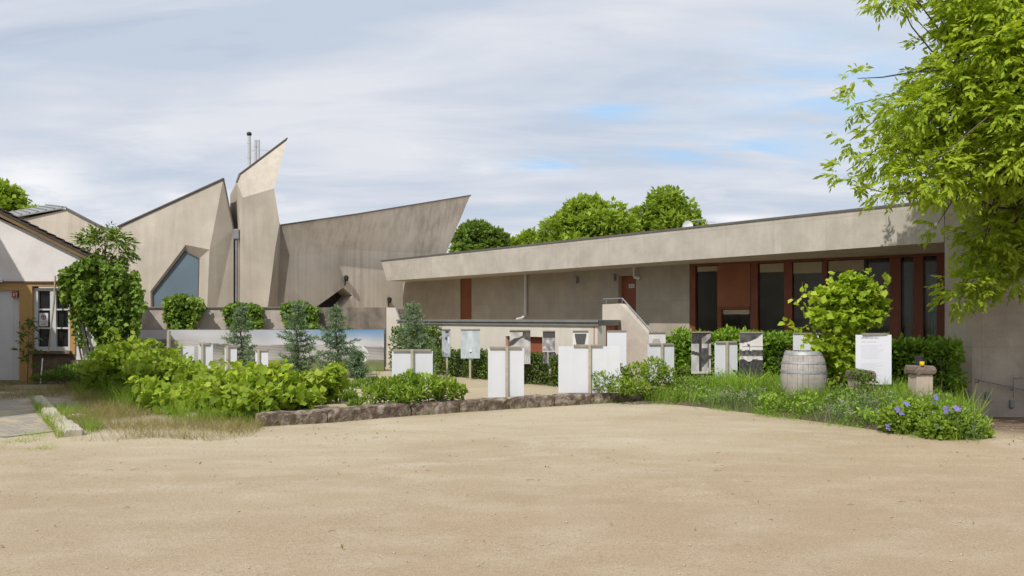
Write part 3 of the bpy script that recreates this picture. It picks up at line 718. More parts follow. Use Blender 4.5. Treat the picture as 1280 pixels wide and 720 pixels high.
# glass front: red frame, panes, solid red panel, blinds
G0, G1 = Vector((4.87, 23.2, 0)), Vector((10.05, 19.05, 0))
gd = (G1 - G0).normalized(); gnorm = Vector((gd.y, -gd.x, 0))          # towards the yard
def gl(px): return on_line(px, G0, G1)
ZG = ZS - .06; ang = math.atan2(gd.y, gd.x)
def post(px0, px1, z0=-.1, z1=ZG, dep=.16, name='mullion', m='red_wood', out=0.0):
    a_, b_ = gl(px0) + gnorm * out, gl(px1) + gnorm * out
    return MB().prism([a_, b_, b_ - gnorm * dep, a_ - gnorm * dep], z0, z1).build(name, M[m], pav)
post(862, 869); post(938, 947); post(980, 990); post(1028, 1034); post(1112, 1126, dep=.3); post(1142, 1154, dep=.25); post(1171, 1184, dep=.2); post(1080, 1083.5, dep=.08, m='dark_metal')
a_, b_ = gl(862), gl(1183)
MB().prism([a_ + gnorm * .03, b_ + gnorm * .03, b_ - gnorm * .12, a_ - gnorm * .12], ZG, ZS - .004).build('head_rail', M['red_wood'], pav)
MB().prism([a_ + gnorm * .02, b_ + gnorm * .02, b_ - gnorm * .12, a_ - gnorm * .12], .12, .30).build('sill_rail', M['red_wood'], pav)
zp = H - (383 - HY) / F * gl(917).y
post(897, 938, zp, ZG, .1, 'red_panel', 'rust_panel', .02)
post(897, 902, -.1, zp, .12, out=.02)
post(902, 937, zp - .07, zp, .12, 'transom', 'red_wood', .01)
for px0, px1, z1 in ((869, 897, ZG), (902, 938, zp - .08), (947, 980, ZG), (990, 1028, ZG), (1034, 1112, ZG), (1126, 1142, ZG), (1154, 1171, ZG)):
    a_, b_ = gl(px0) - gnorm * .07, gl(px1) - gnorm * .07
    MB().poly([Vector((a_.x, a_.y, .1)), Vector((b_.x, b_.y, .1)), Vector((b_.x, b_.y, z1)), Vector((a_.x, a_.y, z1))]).build('pane', M['glass'], pav, fix=False)
for px0, px1, z1, h_ in ((871, 897, ZG - .02, .14), (903, 936, zp - .09, .12), (949, 979, ZG - .02, .22), (991, 1027, ZG - .02, .28), (1035, 1081, ZG - .02, .26)):
    a_, b_ = gl(px0) - gnorm * .035, gl(px1) - gnorm * .035
    MB().prism([a_, b_, b_ - gnorm * .02, a_ - gnorm * .02], z1 - h_, z1).build('roller_blind', M['blind'], pav)
for px0, px1 in ((1128, 1135), (1137, 1141), (1157, 1170)):
    a_, b_ = gl(px0) - gnorm * .22, gl(px1) - gnorm * .22
    mb_ = MB(); K = 8
    pts = [a_.lerp(b_, k / K) + gnorm * (.025 * (-1) ** k) for k in range(K + 1)]
    for k in range(K): mb_.poly([Vector((pts[k].x, pts[k].y, .2)), Vector((pts[k + 1].x, pts[k + 1].y, .2)), Vector((pts[k + 1].x, pts[k + 1].y, 2.65)), Vector((pts[k].x, pts[k].y, 2.65))])
    mb_.build('curtain', M['curtain'], pav, fix=False)
# the dim room behind the glass, with a counter and two hanging tubes of light grey
ia, ib = gl(862) - gnorm * 3.4, gl(1183) - gnorm * 3.4
mb_ = MB(); mb_.prism([ia, ib, ib - gnorm * .1, ia - gnorm * .1], 0, ZS)
mb_.poly([gl(862) - gnorm * .16 + Vector((0, 0, .16)), gl(1183) - gnorm * .16 + Vector((0, 0, .16)), ib + Vector((0, 0, .16)), ia + Vector((0, 0, .16))])
mb_.prism([gl(862) - gnorm * .2, gl(862) - gnorm * 3.4, gl(862) - gnorm * 3.4 - gd * .1, gl(862) - gnorm * .2 - gd * .1], 0, ZS)
mb_.prism([gl(1184) - gnorm * .4, gl(1184) - gnorm * 3.4, gl(1184) - gnorm * 3.4 + gd * .1, gl(1184) - gnorm * .4 + gd * .1], 0, ZS)
mb_.build('room', M['dark_room'], pav)
mb_ = MB()
for px, w_, z_ in ((885, .8, 1.0), (965, 1.2, 1.15), (1010, .7, 1.4), (1055, 1.5, .95)):
    p_ = gl(px) - gnorm * 1.6; mb_.box((p_.x, p_.y, .16 + z_ / 2), w_, .4, z_, rz=ang)
mb_.build('counter', M['blind'], pav)
# end wall on the right, folding back along the roof line
mb_ = MB(); mb_.prism([Fp(0, 0), E, Vector((15, 16.1, 0)), Vector((15, 16.7, 0)), Vector((9.4, 16.9, 0))], -.45, ZT + .02)
mb_.build('end_wall', M['pier_wall'], pav)
mb_ = MB(); mb_.bar(E + Vector((-.02, .03, ZT + .045)), Vector((15, 16.13, ZT + .045)), .12, .05); mb_.build('roof_edge', M['edge_metal'], pav)
hr = MB(); h0 = at(1219, 474, 15.98); h1 = at(1320, 495, 15.98)
hr.tube([h0, h1], .014, 8)
for px, py in ((1224, 475), (1268, 484.3)):
    p_ = at(px, py, 15.98); hr.tube([p_, p_ + Vector((0, .04, -.05)), p_ + Vector((0, .125, -.05))], .009, 6)
hr.tube([at(1267, 473, 15.95), at(1267, 497, 15.95)], .012, 6); hr.tube([at(1267, 473, 15.95), at(1285, 472, 15.95)], .012, 6)
hr.build('handrail', M['zinc'], pav)
for px, py in ((1234, 495), (1265, 505)):
    p_ = at(px, py, 16.08); l_ = MB(); l_.box(p_, .085, .04, .16, bev=.015); l_.build('wall_light', M['zinc'], pav)
# dish and aerial on the roof
dsh = thing('satellite_dish', 'white satellite dish poking up behind the pavilion roof edge', 'satellite dish', tuple(at(859, 287, 23.5)))
p_ = at(859, 285, 23.5); l_ = MB(); vs = []; R_ = .15
for k in range(6):
    a_r = R_ * (k / 5)
    vs.append([(a_r * math.cos(q * math.pi / 10), -.02 - .06 * (k / 5) ** 2, a_r * math.sin(q * math.pi / 10) * 1.15) for q in range(20)])
l_.faces([Vector(q) + p_ + Vector((0, 0, .03)) for ring in vs for q in ring], [(r * 20 + k, r * 20 + (k + 1) % 20, (r + 1) * 20 + (k + 1) % 20, (r + 1) * 20 + k) for r in range(5) for k in range(20)])
l_.build('reflector', M['white_paint'], dsh, smooth=True)
l_ = MB(); l_.tube([Vector((p_.x, p_.y + .05, ZT)), p_ + Vector((0, .05, 0))], .02, 6); l_.bar(p_ + Vector((0, 0, -.1)), p_ + Vector((0, -.2, -.02)), .012); l_.build('mast', M['steel'], dsh)
an = thing('roof_aerial', 'thin metal television aerial on the pavilion roof right of the dish', 'aerial', tuple(at(872.5, 285, 23)))
l_ = MB(); p_ = at(872.5, 276, 23); l_.tube([Vector((p_.x, p_.y, ZT)), p_ + Vector((0, 0, .03))], .012, 6); l_.build('mast', M['steel'], an)
l_ = MB(); l_.bar(at(864, 275.5, 23), at(882, 274, 22.9), .016); l_.bar(at(873, 277, 23), at(894, 278, 22.6), .010)
for k in range(5):
    p_ = at(866 + 3.6 * k, 275.2 - .3 * k, 22.97); l_.bar(p_ + Vector((-.02, -.12, 0)), p_ + Vector((.02, .12, 0)), .008)
l_.build('antenna_rods', M['steel'], an)

# ================================================================== low annex in front of the pavilion
ann = thing('annex', 'low cream annex with flat grey metal roof, behind the clipped hedge', 'building', (0, 20.5, 0))
BD = Vector((.61, -.79, 0)).normalized(); BN = Vector((.784, .62, 0))
B0 = Vector((-1.44, 22.2, 0))
bl, br_ = on_line(500, B0, B0 + BD), on_line(747, B0, B0 + BD)
parA, parB = Vector((2.15, 20.0, 0)), Vector((2.15, 20.0, 0)) + BD
bs = on_line(771, parA, parB)
ZB = 1.44
wl, wr = on_line(632, B0, B0 + BD), on_line(678, B0, B0 + BD)
zw0, zw1 = H - (444 - HY) / F * wl.y, H - (420 - HY) / F * wl.y
mb_ = MB(); t_ = BN * .25
mb_.prism([wr, br_, br_ + t_, wr + t_], 0, ZB); mb_.prism([bl, wl, wl + t_, bl + t_], 0, ZB)
mb_.prism([wl, wr, wr + t_, wl + t_], 0, zw0); mb_.prism([wl, wr, wr + t_, wl + t_], zw1, ZB)
mb_.prism([bl, bl + t_, bl + BN * 2.6 + BD * .1, bl + BN * 2.6], 0, ZB)
mb_.build('wall', M['annex_plaster'], ann)
wm = MB(); wm.prism([wl + t_ * .5, wr + t_ * .5, wr + t_ * .6, wl + t_ * .6], zw0, zw1); wn = wm.build('window', M['brick_red'], ann)
fm = MB()
for q0, q1, za, zb_ in ((wl, wl + BD * .05, zw0, zw1), (wr - BD * .05, wr, zw0, zw1), (wl, wr, zw1 - .045, zw1), (wl, wr, zw0, zw0 + .045)):
    fm.prism([q0 + t_ * .3 + BN * .002 * (za + zb_), q1 + t_ * .3 + BN * .002 * (za + zb_), q1 + t_ * .5 - BN * .002, q0 + t_ * .5 - BN * .002], za + .001, zb_ - .001)
fm.build('frame', M['brick_red'], wn)
MB().prism([wl - BD * .05 - BN * .05, wr + BD * .05 - BN * .05, wr + BD * .05 + BN * .04, wl - BD * .05 + BN * .04], zw0 - .035, zw0 - .002).build('sill', M['brick_red'], wn)
sd = (bs - br_).normalized(); sn = Vector((sd.y, -sd.x, 0))
MB().prism([br_ + sd * .05 , bs, bs - sn * .1, br_ + sd * .05 - sn * .1], 0, ZB - .003).build('red_side', M['brick_red'], ann)
rl = bl - BN * .04 - BD * .1; rr = br_ - BN * .04 + BD * .06; rs = bs + sd * .02 + BD * .10; rb2 = rs + BN * 1.0; rb1 = bl + BN * 2.6
mb_ = MB(); mb_.prism([rl, rr, rs, rb2, rb1], ZB, ZB + .06); mb_.prism([rl + BN * .03, rr + BN * .03, rs + BN * .03, rb2, rb1], ZB + .06, ZB + .075)
mb_.prism([rl - BN * .03, rr - BN * .03 + BD * .02, rs + BD * .03, rb2, rb1], ZB + .075, ZB + .125); mb_.build('roof', M['roof_metal'], ann)

# stair with its concrete parapet
st = thing('stair', 'outdoor stair with a sloping concrete parapet and thin handrail leading to the red door', 'stair', (2.7, 19.3, 0))
def P3(px, py): p = on_line(px, parA, parB); return Vector((p.x, p.y, H - (py - HY) / F * p.y))
q = [P3(753, 380.5), P3(774, 379.5), P3(780, 383.5), P3(813, 420), P3(815, 426)]
foot = [Vector((q[-1].x, q[-1].y, .05)), Vector((q[0].x, q[0].y, .05))]
mb_ = MB(); mb_.slab(q + foot, BN * .2); mb_.build('parapet', M['rough_plaster'], st)
up = Vector((0, 0, .06)); mb_ = MB(); hq = [p + BN * .1 + up for p in (P3(750, 377), P3(774, 376), P3(812, 419))]
mb_.tube(hq, .014, 8)
for p in (P3(754, 380), P3(774, 379), P3(793, 398), P3(811, 418)): mb_.tube([p + BN * .1 - Vector((0, 0, .03)), p + BN * .1 + up + Vector((0, 0, .04))], .01, 6)
mb_.build('handrail', M['zinc'], st)
mb_ = MB()
for k in range(5):
    a_ = P3(780 + 7 * k, 400) ; a_ = Vector((a_.x, a_.y, 0)) + BN * .21; b_ = a_ + BD * .3
    mb_.prism([a_, b_, b_ + BN * 1.2, a_ + BN * 1.2], .1, .78 - .15 * k)
a_ = Vector((P3(753, 400).x, P3(753, 400).y, 0)) + BN * .21; b_ = Vector((P3(780, 400).x, P3(780, 400).y, 0)) + BN * .205
mb_.prism([a_, b_, b_ + BN * 2.2, a_ + BN * 2.2], .1, .79); mb_.build('steps', M['concrete_wall'], st)

# ================================================================== the farmhouse on the left
YH = 21.3
fh = thing('farmhouse', 'old whitewashed farmhouse gable with ochre door surround, white garage door and ivy covered corner', 'house', (-12, YH, 0))
def hp(px, py, o=0.0):
    p = at(px, py, YH); return Vector((p.x, YH - o, p.z))
zb1 = hp(0, 353).z
x0, x1 = -14.0, hp(139, 400).x
dx0, dx1 = hp(-45, 0).x, hp(25, 0).x; dz = hp(0, 363).z
wx0, wx1 = hp(41, 0).x, hp(88, 0).x; wz0, wz1 = hp(0, 438).z, hp(0, 360).z
mb_ = MB()
mb_.slab([(x0, YH, zb1), (x1, YH, zb1), (x1, YH, hp(139, 334).z), (x0, YH, hp(-52, 252).z)], (0, .3, 0))
mb_.slab([(hp(95, 0).x, YH, .55), (x1, YH, .55), (x1, YH, zb1 - .002), (hp(95, 0).x, YH, zb1 - .002)], (0, .3, 0))
mb_.slab([(x1, YH + .3, 0), (x1 - 2.0, YH + 4.2, 0), (x1 - 2.0, YH + 4.2, hp(139, 334).z - .1), (x1, YH + .3, hp(139, 334).z)], (-.25, 0, 0))
mb_.build('wall', M['plaster'], fh)
mb_ = MB(); mb_.slab([(hp(95, 0).x, YH - .02, 0), (x1 + .02, YH - .02, 0), (x1 + .02, YH - .02, .548), (hp(95, 0).x, YH - .02, .548)], (0, .3, 0)); mb_.slab([(wx0 - .15, YH - .01, 0), (hp(94.9, 0).x, YH - .01, 0), (hp(94.9, 0).x, YH - .01, wz0 - .1), (wx0 - .15, YH - .01, wz0 - .1)], (0, .3, 0)); mb_.build('plinth', M['old_stone'], fh)
mb_ = MB()
def oc(xa, xb, za, zb_): mb_.box(((xa + xb) / 2, YH + .12, (za + zb_) / 2), xb - xa, .3, zb_ - za)
oc(x0, hp(95, 0).x, wz1 + .045, zb1 - .003); oc(x0, wx0 - .004, dz, wz1 + .043); oc(dx1, wx0, 0, dz - .002); oc(wx1, hp(94.8, 0).x, wz0 - .098, wz1 + .043)
mb_.build('ochre_surround', M['ochre'], fh)
mb_ = MB(); mb_.box(((x0 + hp(79, 0).x) / 2, YH - .05, zb1 + .012), hp(79, 0).x - x0, .05, .03); mb_.build('ledge', M['cap_stone'], fh)
mb_ = MB(); mb_.box(((dx0 + dx1) / 2, YH + .07, dz / 2 + .02), dx1 - dx0 - .01, .06, dz - .02)
for k in range(4): mb_.box((dx1 - .18 - k * .36, YH + .035, dz / 2), .012, .02, dz - .1)
mb_.build('garage_door', M['grey_white'], fh)
# casement window
wf = MB(); cxm = (wx0 + wx1) / 2
def fb(xa, xb, za, zb_, y=YH + .10, d=.07): wf.box(((xa + xb) / 2, y, (za + zb_) / 2), xb - xa, d, zb_ - za)
fb(wx0, wx0 + .09, wz0, wz1); fb(wx1 - .09, wx1, wz0, wz1); fb(cxm - .075, cxm + .075, wz0, wz1); fb(wx0 + .09, wx1 - .09, wz1 - .07, wz1 - .001, YH + .101); fb(wx0 + .09, wx1 - .09, wz0 + .001, wz0 + .09, YH + .101)
for k in (1, 2):
    z_ = wz0 + .09 + (wz1 - wz0 - .16) * k / 3
    fb(wx0 + .09, cxm - .075, z_ - .02, z_ + .02, YH + .102, .05); fb(cxm + .075, wx1 - .09, z_ - .02, z_ + .02, YH + .102, .05)
window = MB().box((cxm, YH + .15, (wz0 + wz1) / 2), wx1 - wx0, .02, wz1 - wz0).build('window', M['dark_glass'], fh)
wf.build('frame', M['grey_white'], window)
MB().box((cxm, YH + .0, wz0 - .05), wx1 - wx0 + .1, .28, .09, bev=.015).build('sill', M['old_stone'], window)
def notice(U, V):
    r = np.hypot((U - .5) * .72, V - .68); ring = np.abs(r - .17) < .032; cross = (r < .17) & ((np.abs(U - .5) < .055) | (np.abs(V - .68) < .045))
    d = ring | cross | ((np.abs(V - .33) < .025) & (np.abs(U - .5) < .3) & (np.sin(U * 60) > -.5)) | ((np.abs(V - .16) < .04) & (np.abs(U - .5) < .22) & (np.sin(U * 44) > -.6))
    b = np.where((U < .05) | (U > .95) | (V < .035) | (V > .965), .25, .66)
    return np.where(d, .22, b), np.where(d, .13, b * .95), np.where(d, .15, b * .95)
na, nb = hp(47.3, 0).x, hp(59, 0).x
nt_ = thing('notice_sign', 'white notice with a crossed circle symbol taped inside the farmhouse window', 'sign', (na, YH + .06, hp(0, 408).z))
printed('notice_sheet', (na, YH + .052, 0), (nb, YH + .052, 0), hp(0, 408).z, hp(0, 391).z, notice, nt_, 26, 34)
def redsign(U, V):
    w = ((np.abs(U - .3) < .10) & (np.abs(V - .5) < .32)) | ((np.abs(U - .7) < .10) & (np.abs(V - .66) < .14)) | ((np.abs(U - .7) < .07) & (np.abs(V - .25) < .13))
    return np.where(w, .62, .30), np.where(w, .5, .035), np.where(w, .48, .03)
sg = thing('fire_sign', 'small red square sign with white symbols above the white garage door', 'sign', (hp(16, 0).x, YH, hp(0, 372).z))
printed('sign_face', (hp(16.3, 0).x, YH - .045, 0), (hp(24, 0).x, YH - .045, 0), hp(0, 372).z, hp(0, 364.5).z, redsign, sg, 20, 20)
MB().box((hp(20.1, 0).x, YH - .02, hp(0, 368.2).z), .155, .045, .15).build('backing', M['red_door'], sg)
l_ = MB(); p_ = hp(2, 350, .12); l_.lathe(p_, [(.02, -.07), (.09, -.06), (.10, .0), (.06, .05), (.02, .06)], 12); l_.bar(p_, p_ + Vector((0, .12, .03)), .04); l_.build('wall_lamp', M['grey_white'], fh)
# roof plane with brown verge board and tiles
ra, rb = Vector((-14.6, YH - .14, hp(-82, 221).z)), Vector((hp(158, 0).x, YH - .14, hp(0, 340).z))
SW = Vector((-2.05, 4.4, 0)); rd = (rb - ra).normalized(); rn = Vector((-rd.z, 0, rd.x))
mb_ = MB(); mb_.slab([ra, rb, rb - rn * .07, ra - rn * .07], SW); rfh = mb_.build('roof', M['roof_tile'], fh)
mb_ = MB(); mb_.slab([ra - rn * .075 + Vector((0, .02, 0)), rb - rn * .075 - rd * .1 + Vector((0, .02, 0)), rb - rn * .15 - rd * .2 + Vector((0, .02, 0)), ra - rn * .17 + Vector((0, .02, 0))], (0, .05, 0)); mb_.build('verge_board', M['verge'], rfh)
mb_ = MB()
L_ = (rb - ra).length; K = 22
for k in range(K):
    p0 = ra + rd * (L_ * k / K); p1 = ra + rd * (L_ * (k + 1.12) / K)
    mb_.slab([p0 + rn * .015 + Vector((0, -.04, 0)), p1 + rn * .045 + Vector((0, -.04, 0)), p1 + rn * .062 + Vector((0, -.04, 0)), p0 + rn * .032 + Vector((0, -.04, 0))], SW * 1.01)
mb_.build('tiles', M['roof_tile'], rfh)
# unseen block added at the left, shaped to shade the door and ground
mb_ = MB(); mb_.prism([(-14.55, YH, 0), (-13.5, 16.3, 0), (-9.2, 12.0, 0), (-12, 9.0, 0), (-22, 13, 0), (-22, YH + 4, 0), (-17.6, YH + 4, 0)], 0, 5.95)
mb_.build('shade_block', M['plaster'], fh)
mb_ = MB(); mb_.prism([(-14.42, YH, 0), (-13.3, 16.2, 0), (-8.95, 12.0, 0), (-12, 8.7, 0), (-22.3, 12.8, 0), (-22.3, YH + 4.2, 0), (-17.5, YH + 4.2, 0)], 5.97, 6.12)
mb_.build('shade_block_top', M['cap_stone'], fh)
# stick and stake leaning by the window
mb_ = MB(); mb_.tube([hp(64.5, 440, .16), hp(68, 405, .14), hp(71, 375, .12), hp(71.5, 345, .09)], [.014, .02, .024, .022], 8)
tag(mb_.build('leaning_branch', M['post_wood']), 'bare crooked branch leaning upright in front of the farmhouse window', 'branch')
mb_ = MB(); a_ = hp(67, 447, .5); b_ = hp(70, 471, .7); mb_.tube([a_, Vector((b_.x, b_.y, 0))], .016, 8)
tag(mb_.build('garden_stake', M['white_paint']), 'thin white stake standing in weeds below the farmhouse window', 'stake')
# ================================================================== exhibition boards
GW = 'white backed exhibition boards in the garden'; GPIC = 'black and white photo boards on wooden posts'
def white_board(px0, px1, py0, py1, Y, postpx, label, bar=None, zb=None, tilt=0.0, base=GZ):
    c = at((px0 + px1) / 2, (py0 + py1) / 2, Y); zt = at(px0, py0, Y).z; z0 = zb if zb is not None else at(px0, py1, Y).z
    w = (px1 - px0) / F * Y
    t = thing('display_board', label, 'display board', (c.x, Y, base), GW)
    R = Matrix.Rotation(tilt, 3, 'Z')
    def q(dx, dy, z): v = R @ Vector((dx, dy, 0)); return Vector((c.x + v.x, Y + v.y, z))
    MB().box(q(0, 0, (zt + z0) / 2), w, .012, zt - z0, rz=tilt, bev=.002).build('panel', M['board_white'], t)
    pxo = at(postpx, 0, Y).x - c.x
    MB().box(q(pxo, -.035, (zt + .03 + base - .05) / 2), .05, .05, zt + .03 - base + .05, rz=tilt, bev=.004).build('post', M['post_wood'], t)
    if bar:
        b0, b1 = at(bar[0], 0, Y).x - c.x, at(bar[1], 0, Y).x - c.x
        MB().box(q((b0 + b1) / 2, -.012, zt + .012), b1 - b0, .045, .045, rz=tilt, bev=.004).build('crossbar', M['bar_wood'], t)
    return t
white_board(490, 541, 439, 492, 15.0, 515.5, 'white board with wooden post rising behind the leafy bush at the wall, left of centre', (491.5, 539), zb=.32)
white_board(610, 655, 435.5, 506, 15.2, 633.5, 'plain white board close behind the low wall, with a central post under a brown crossbar', (612, 652), zb=.17, tilt=.03)
white_board(698, 775, 433, 500, 15.9, 737, 'widest white board, right behind the wall in front of the red annex door', (717, 753), zb=.19, tilt=-.05)
white_board(809, 843, 431, 487, 17.6, 827, 'narrow white board right of the stair parapet, partly hidden by a bright bush', (811, 842), zb=.25, tilt=.08)
white_board(893, 922, 428.5, 489, 16.9, 908, 'narrow white board standing between two black and white photo boards', (894, 921), zb=.28, tilt=.06, base=.15)
white_board(318.5, 336, 438.5, 480, 18.6, 324.5, 'narrow white board at the right end of the row beyond the vines', (319, 336), zb=.3, tilt=-.2)
white_board(248, 266, 431, 470, 18.6, 254, 'white board rising from the vines below the ivy clump on the garden wall', (250, 263), zb=.3, tilt=.05)
white_board(222, 243, 433, 470, 19.0, 226, 'pale board with post on its left edge, deepest in the vines beneath the left ivy', None, zb=.3)
white_board(281, 296, 434, 470, 18.9, 285, 'small white board beside the trunk of the leftmost cedar', (282, 295), zb=.3, tilt=.1)

def photo_board(px0, px1, py0, py1, Y, label, fn, postpx=None, base=GZ, tilt=0.0, nx=36, nz=56, bar=True, group=GPIC):
    a, b = at(px0, 0, Y), at(px1, 0, Y); zt, z0 = at(0, py0, Y).z, at(0, py1, Y).z
    c = (a + b) / 2; w = b.x - a.x; dv = Vector((math.cos(tilt), math.sin(tilt), 0)) * w / 2
    c = Vector((c.x, Y, 0)); a, b = c - dv, c + dv
    t = thing('photo_board', label, 'photo board', (c.x, Y, base), group)
    back = Vector((0, .008, 0))
    MB().box((c.x, c.y + .009, (zt + z0) / 2), w, .01, zt - z0, rz=tilt).build('panel', M['board_white'], t)
    printed('printed_face', a, b, z0, zt, fn, t, nx, nz)
    p = at(postpx, 0, Y).x if postpx else c.x
    MB().box((p, Y + .045, (zt + base - .05) / 2), .05, .045, zt - base + .05, bev=.004).build('post', M['post_wood'], t)
    if bar: MB().box((c.x, c.y + .004, zt + .012), w, .04, .026, rz=tilt).build('crossbar', M['bar_wood'], t)
    return t
def pic_beam(U, V):
    x = .30 + .10 * n2(U, V, 9)
    top = V > .74; dark = top & ~((U > .45) & (V > .62 + .5 * (U - .45)) & (V < .8 + .3 * (U - .3)))
    x = np.where(V < .74, .50 + .12 * n2(U, V, 7, 1), x); x = np.where(dark, .06 + .03 * n2(U, V, 20), x)
    x = np.where(np.abs(U - .47) < .07, .045, x)
    x = np.where((np.abs(V - .47 + .12 * (U - .4)) < .045), .07, x)
    x = np.where((np.abs(V - .40 + .12 * (U - .4)) < .015) & (U > .5), .3, x)
    x = np.where((U > .5) & (V > .32 + .5 * (U - .9)) & (V < .62) & (U < .86), .09 + .05 * n2(U, V, 14), x)
    x = np.where((np.abs(U - .87) < .03) & (V < .75) & (V > .14), .08, x)
    x = np.where(V < .06, .6, x)
    return g3(x, (1, .93, .9))
photo_board(864, 889, 416, 467, 16.9, 'photo board of a dark timber post and beam, at the edge of the flower bed', pic_beam, 878.5, .15, .10)
def pic_harbour(U, V):
    x = .68 + .05 * n2(U, V, 5)
    x = np.where(V > .80 + .22 * U ** 2.2 - .03, .10 + .05 * n2(U, V, 9), x)
    x = np.where((V < .60 + .035 * n2(U, V, 11, 2)) & (V > .46), .10 + .07 * n2(U, V, 18), x)
    x = np.where((V <= .46) & (V > .37), .58 + .2 * n2(U, V, 16), x)
    x = np.where(V <= .37 + .03 * n2(U, V, 8, 1), .06 + .03 * n2(U, V, 22, 3), x)
    x = np.where((np.abs(V - .69) < .008) & (U > .1), .25, x); x = np.where((np.abs(U - .43) < .018) & (V > .58) & (V < .75), .12, x)
    x = np.where((np.hypot((U - .37) * .6, V - .715) < .03), .08, x)
    return g3(np.clip(x, .02, .8), (1, .94, .92))
photo_board(925, 953, 416.5, 470, 16.4, 'black and white landscape photo board with pale sky, left of the wine barrel', pic_harbour, 939, .16, -.12)
def pic_pale(U, V):
    x = .50 - .12 * V + .05 * n2(U, V, 10); x = np.where(V < .12, .36, x)
    x = np.where(((np.abs(U - .62) < .2) & (np.abs(V - .93) < .05)) | (np.hypot(U - .5, (V - .68) * 1.8) < .13), .08, x)
    x = np.where(np.hypot(U - .72, (V - .78) * 2) < .10, .18, x); x = np.where((np.abs(U - .8) < .1) & (V > .5) & (V < .75), .66, x)
    return g3(np.clip(x, .03, .8), (.92, 1, 1.05))
photo_board(552.5, 563, 412.5, 446, 20.3, 'slim pale grey photo board with a dark figure, left end of the clipped hedge', pic_pale, 558.5, nx=20, nz=40)
def pic_mist(U, V):
    x = .50 + .05 * n2(U, V, 8) + .10 * np.exp(-((U - .5) / .12) ** 2) * (V > .25)
    x = np.where(np.hypot(U - .5, (V - .27) * 1.7) < .075, .72, x); x = np.where(np.hypot(U - .52, (V - .20) * 1.7) < .05, .08, x)
    x = np.where((np.abs(np.abs(U - .5) - .28 + .25 * V) < .02), .62, x)
    return g3(np.clip(x, .03, .8), (.88, .98, 1.03))
photo_board(576, 600, 412.5, 448, 19.8, 'pale bluish misty photo board with a tiny white dot, in front of the hedge', pic_mist, 587.5, nx=30, nz=44)
def pic_stone(U, V):
    x = .42 + .12 * n2(U, V, 7) + .1 * (1 - V)
    band = np.abs(V - .60 - .36 * U) < .06 + .03 * np.sin(U * 9); x = np.where(band, .07, x)
    x = np.where((U > .62) & (V > .70 + .3 * (.9 - U)), .10 + .06 * n2(U, V, 14), x)
    x = np.where(V > .95, .12, x); x = np.where((U > .6) & (V < .55) & (np.sin(U * 70 + V * 12) > .2), x * .72, x)
    return g3(np.clip(x, .03, .8), (1, .95, .93))
photo_board(637, 663, 413.5, 455, 18.3, 'photo board with a dark diagonal band, hanging half over the red annex window', pic_stone, 650, nx=40, nz=50)
def pic_village(U, V):
    x = .30 + .12 * n2(U, V, 9, 2)
    x = np.where(V > .80, .08, x); x = np.where((V > .48) & (V < .74) & (n2(U, V, 8, 5) > .25), .55, x)
    x = np.where(np.abs(V - .37) < .012, .65, x); x = np.where(V < .36, .12 + .08 * n2(U, V, 15), x); x = np.where((np.abs(U - .42) < .025) & (V < .36), .45, x)
    return g3(np.clip(x, .03, .8), (1, .94, .95))
photo_board(678.5, 694, 414.5, 454.5, 18.0, 'slim dark photo board right of the red annex window, on a thin pale post', pic_village, 687.5, nx=24, nz=46)
def pic_trap(U, V):
    hw = .12 + .30 * V; x = np.where((np.abs(U - .5) < hw) & (V < .93), .10 + .02 * n2(U, V, 20), .72)
    x = np.where(V > .95, .12, x)
    return g3(x)
photo_board(716, 735.5, 414.5, 446, 17.3, 'white board with a dark downward tapering shape, behind the widest white board', pic_trap, 726, nx=40, nz=50)
def pic_car(U, V):
    x = .66 + .03 * n2(U, V, 6)
    x = np.where((np.abs(U - .45) < .30 - .35 * np.maximum(V - .45, 0)) & (V > .36) & (V < .74), .42, x); x = np.where((np.abs(U - .43) < .26) & (np.abs(V - .30) < .06), .10, x)
    x = np.where(np.abs(V - .95) < .03, .3, x)
    return g3(x)
photo_board(811, 832, 416, 446, 18.3, 'small pale photo board with a blurred grey shape, right of the stair parapet', pic_car, 821, nx=30, nz=40)

def plain(U, V):
    x = .72 + U * 0; x = np.where(((np.hypot(U - .5, V - .5) < .02) | (np.hypot(U - .55, V - .33) < .03)), .66, x)
    return g3(x, (.97, .98, 1.04))
photo_board(759, 783, 414.5, 480, 17.2, 'bright blank white board, the tallest, in front of the stair parapet', plain, 771, bar=True, group='white information boards', nx=30, nz=50)
def leafy(U, V): return g3(.70 + 0 * U, (.97, .98, 1.03))
photo_board(991.5, 1030, 417.5, 450, 16.4, 'white board half hidden behind the golden vine above the barrel', leafy, 1010, bar=True, group='white information boards', base=.16, nx=6, nz=6)
rr_ = np.random.default_rng(5); LW = rr_.uniform(.62, 1.0, 60)
def text(U, V):
    x = .74 + 0 * U
    row = np.floor((1 - V) * 44).astype(int); inrow = ((1 - V) * 44 % 1) < .5
    body = (row >= 9) & (row < 40) & ~((row > 21) & (row < 25)) & (row % 1 == 0)
    lim = .16 + .62 * LW[np.clip(row, 0, 59)]
    words = np.sin(U * 95 + row * 2.3) + .6 * np.sin(U * 57 + row * 4.1) > -.75
    x = np.where(body & inrow & (U > .16) & (U < lim) & words, .60, x)
    x = np.where((np.abs(V - .935) < .011) & (U > .16) & (U < .64) & (np.sin(U * 120) + .5 * np.sin(U * 71) > -.9), .22, x)
    x = np.where((np.abs(V - .855) < .008) & (U > .16) & (U < .57) & (np.sin(U * 130) > -.7), .48, x)
    return g3(x, (.97, .97, 1.05))
ib_ = photo_board(1070, 1114, 418.5, 480.5, 14.3, 'large white information board covered in fine grey text, beside the stone pillars', text, 1092, bar=False, group='white information boards', base=.17, nx=90, nz=176, tilt=-.04)
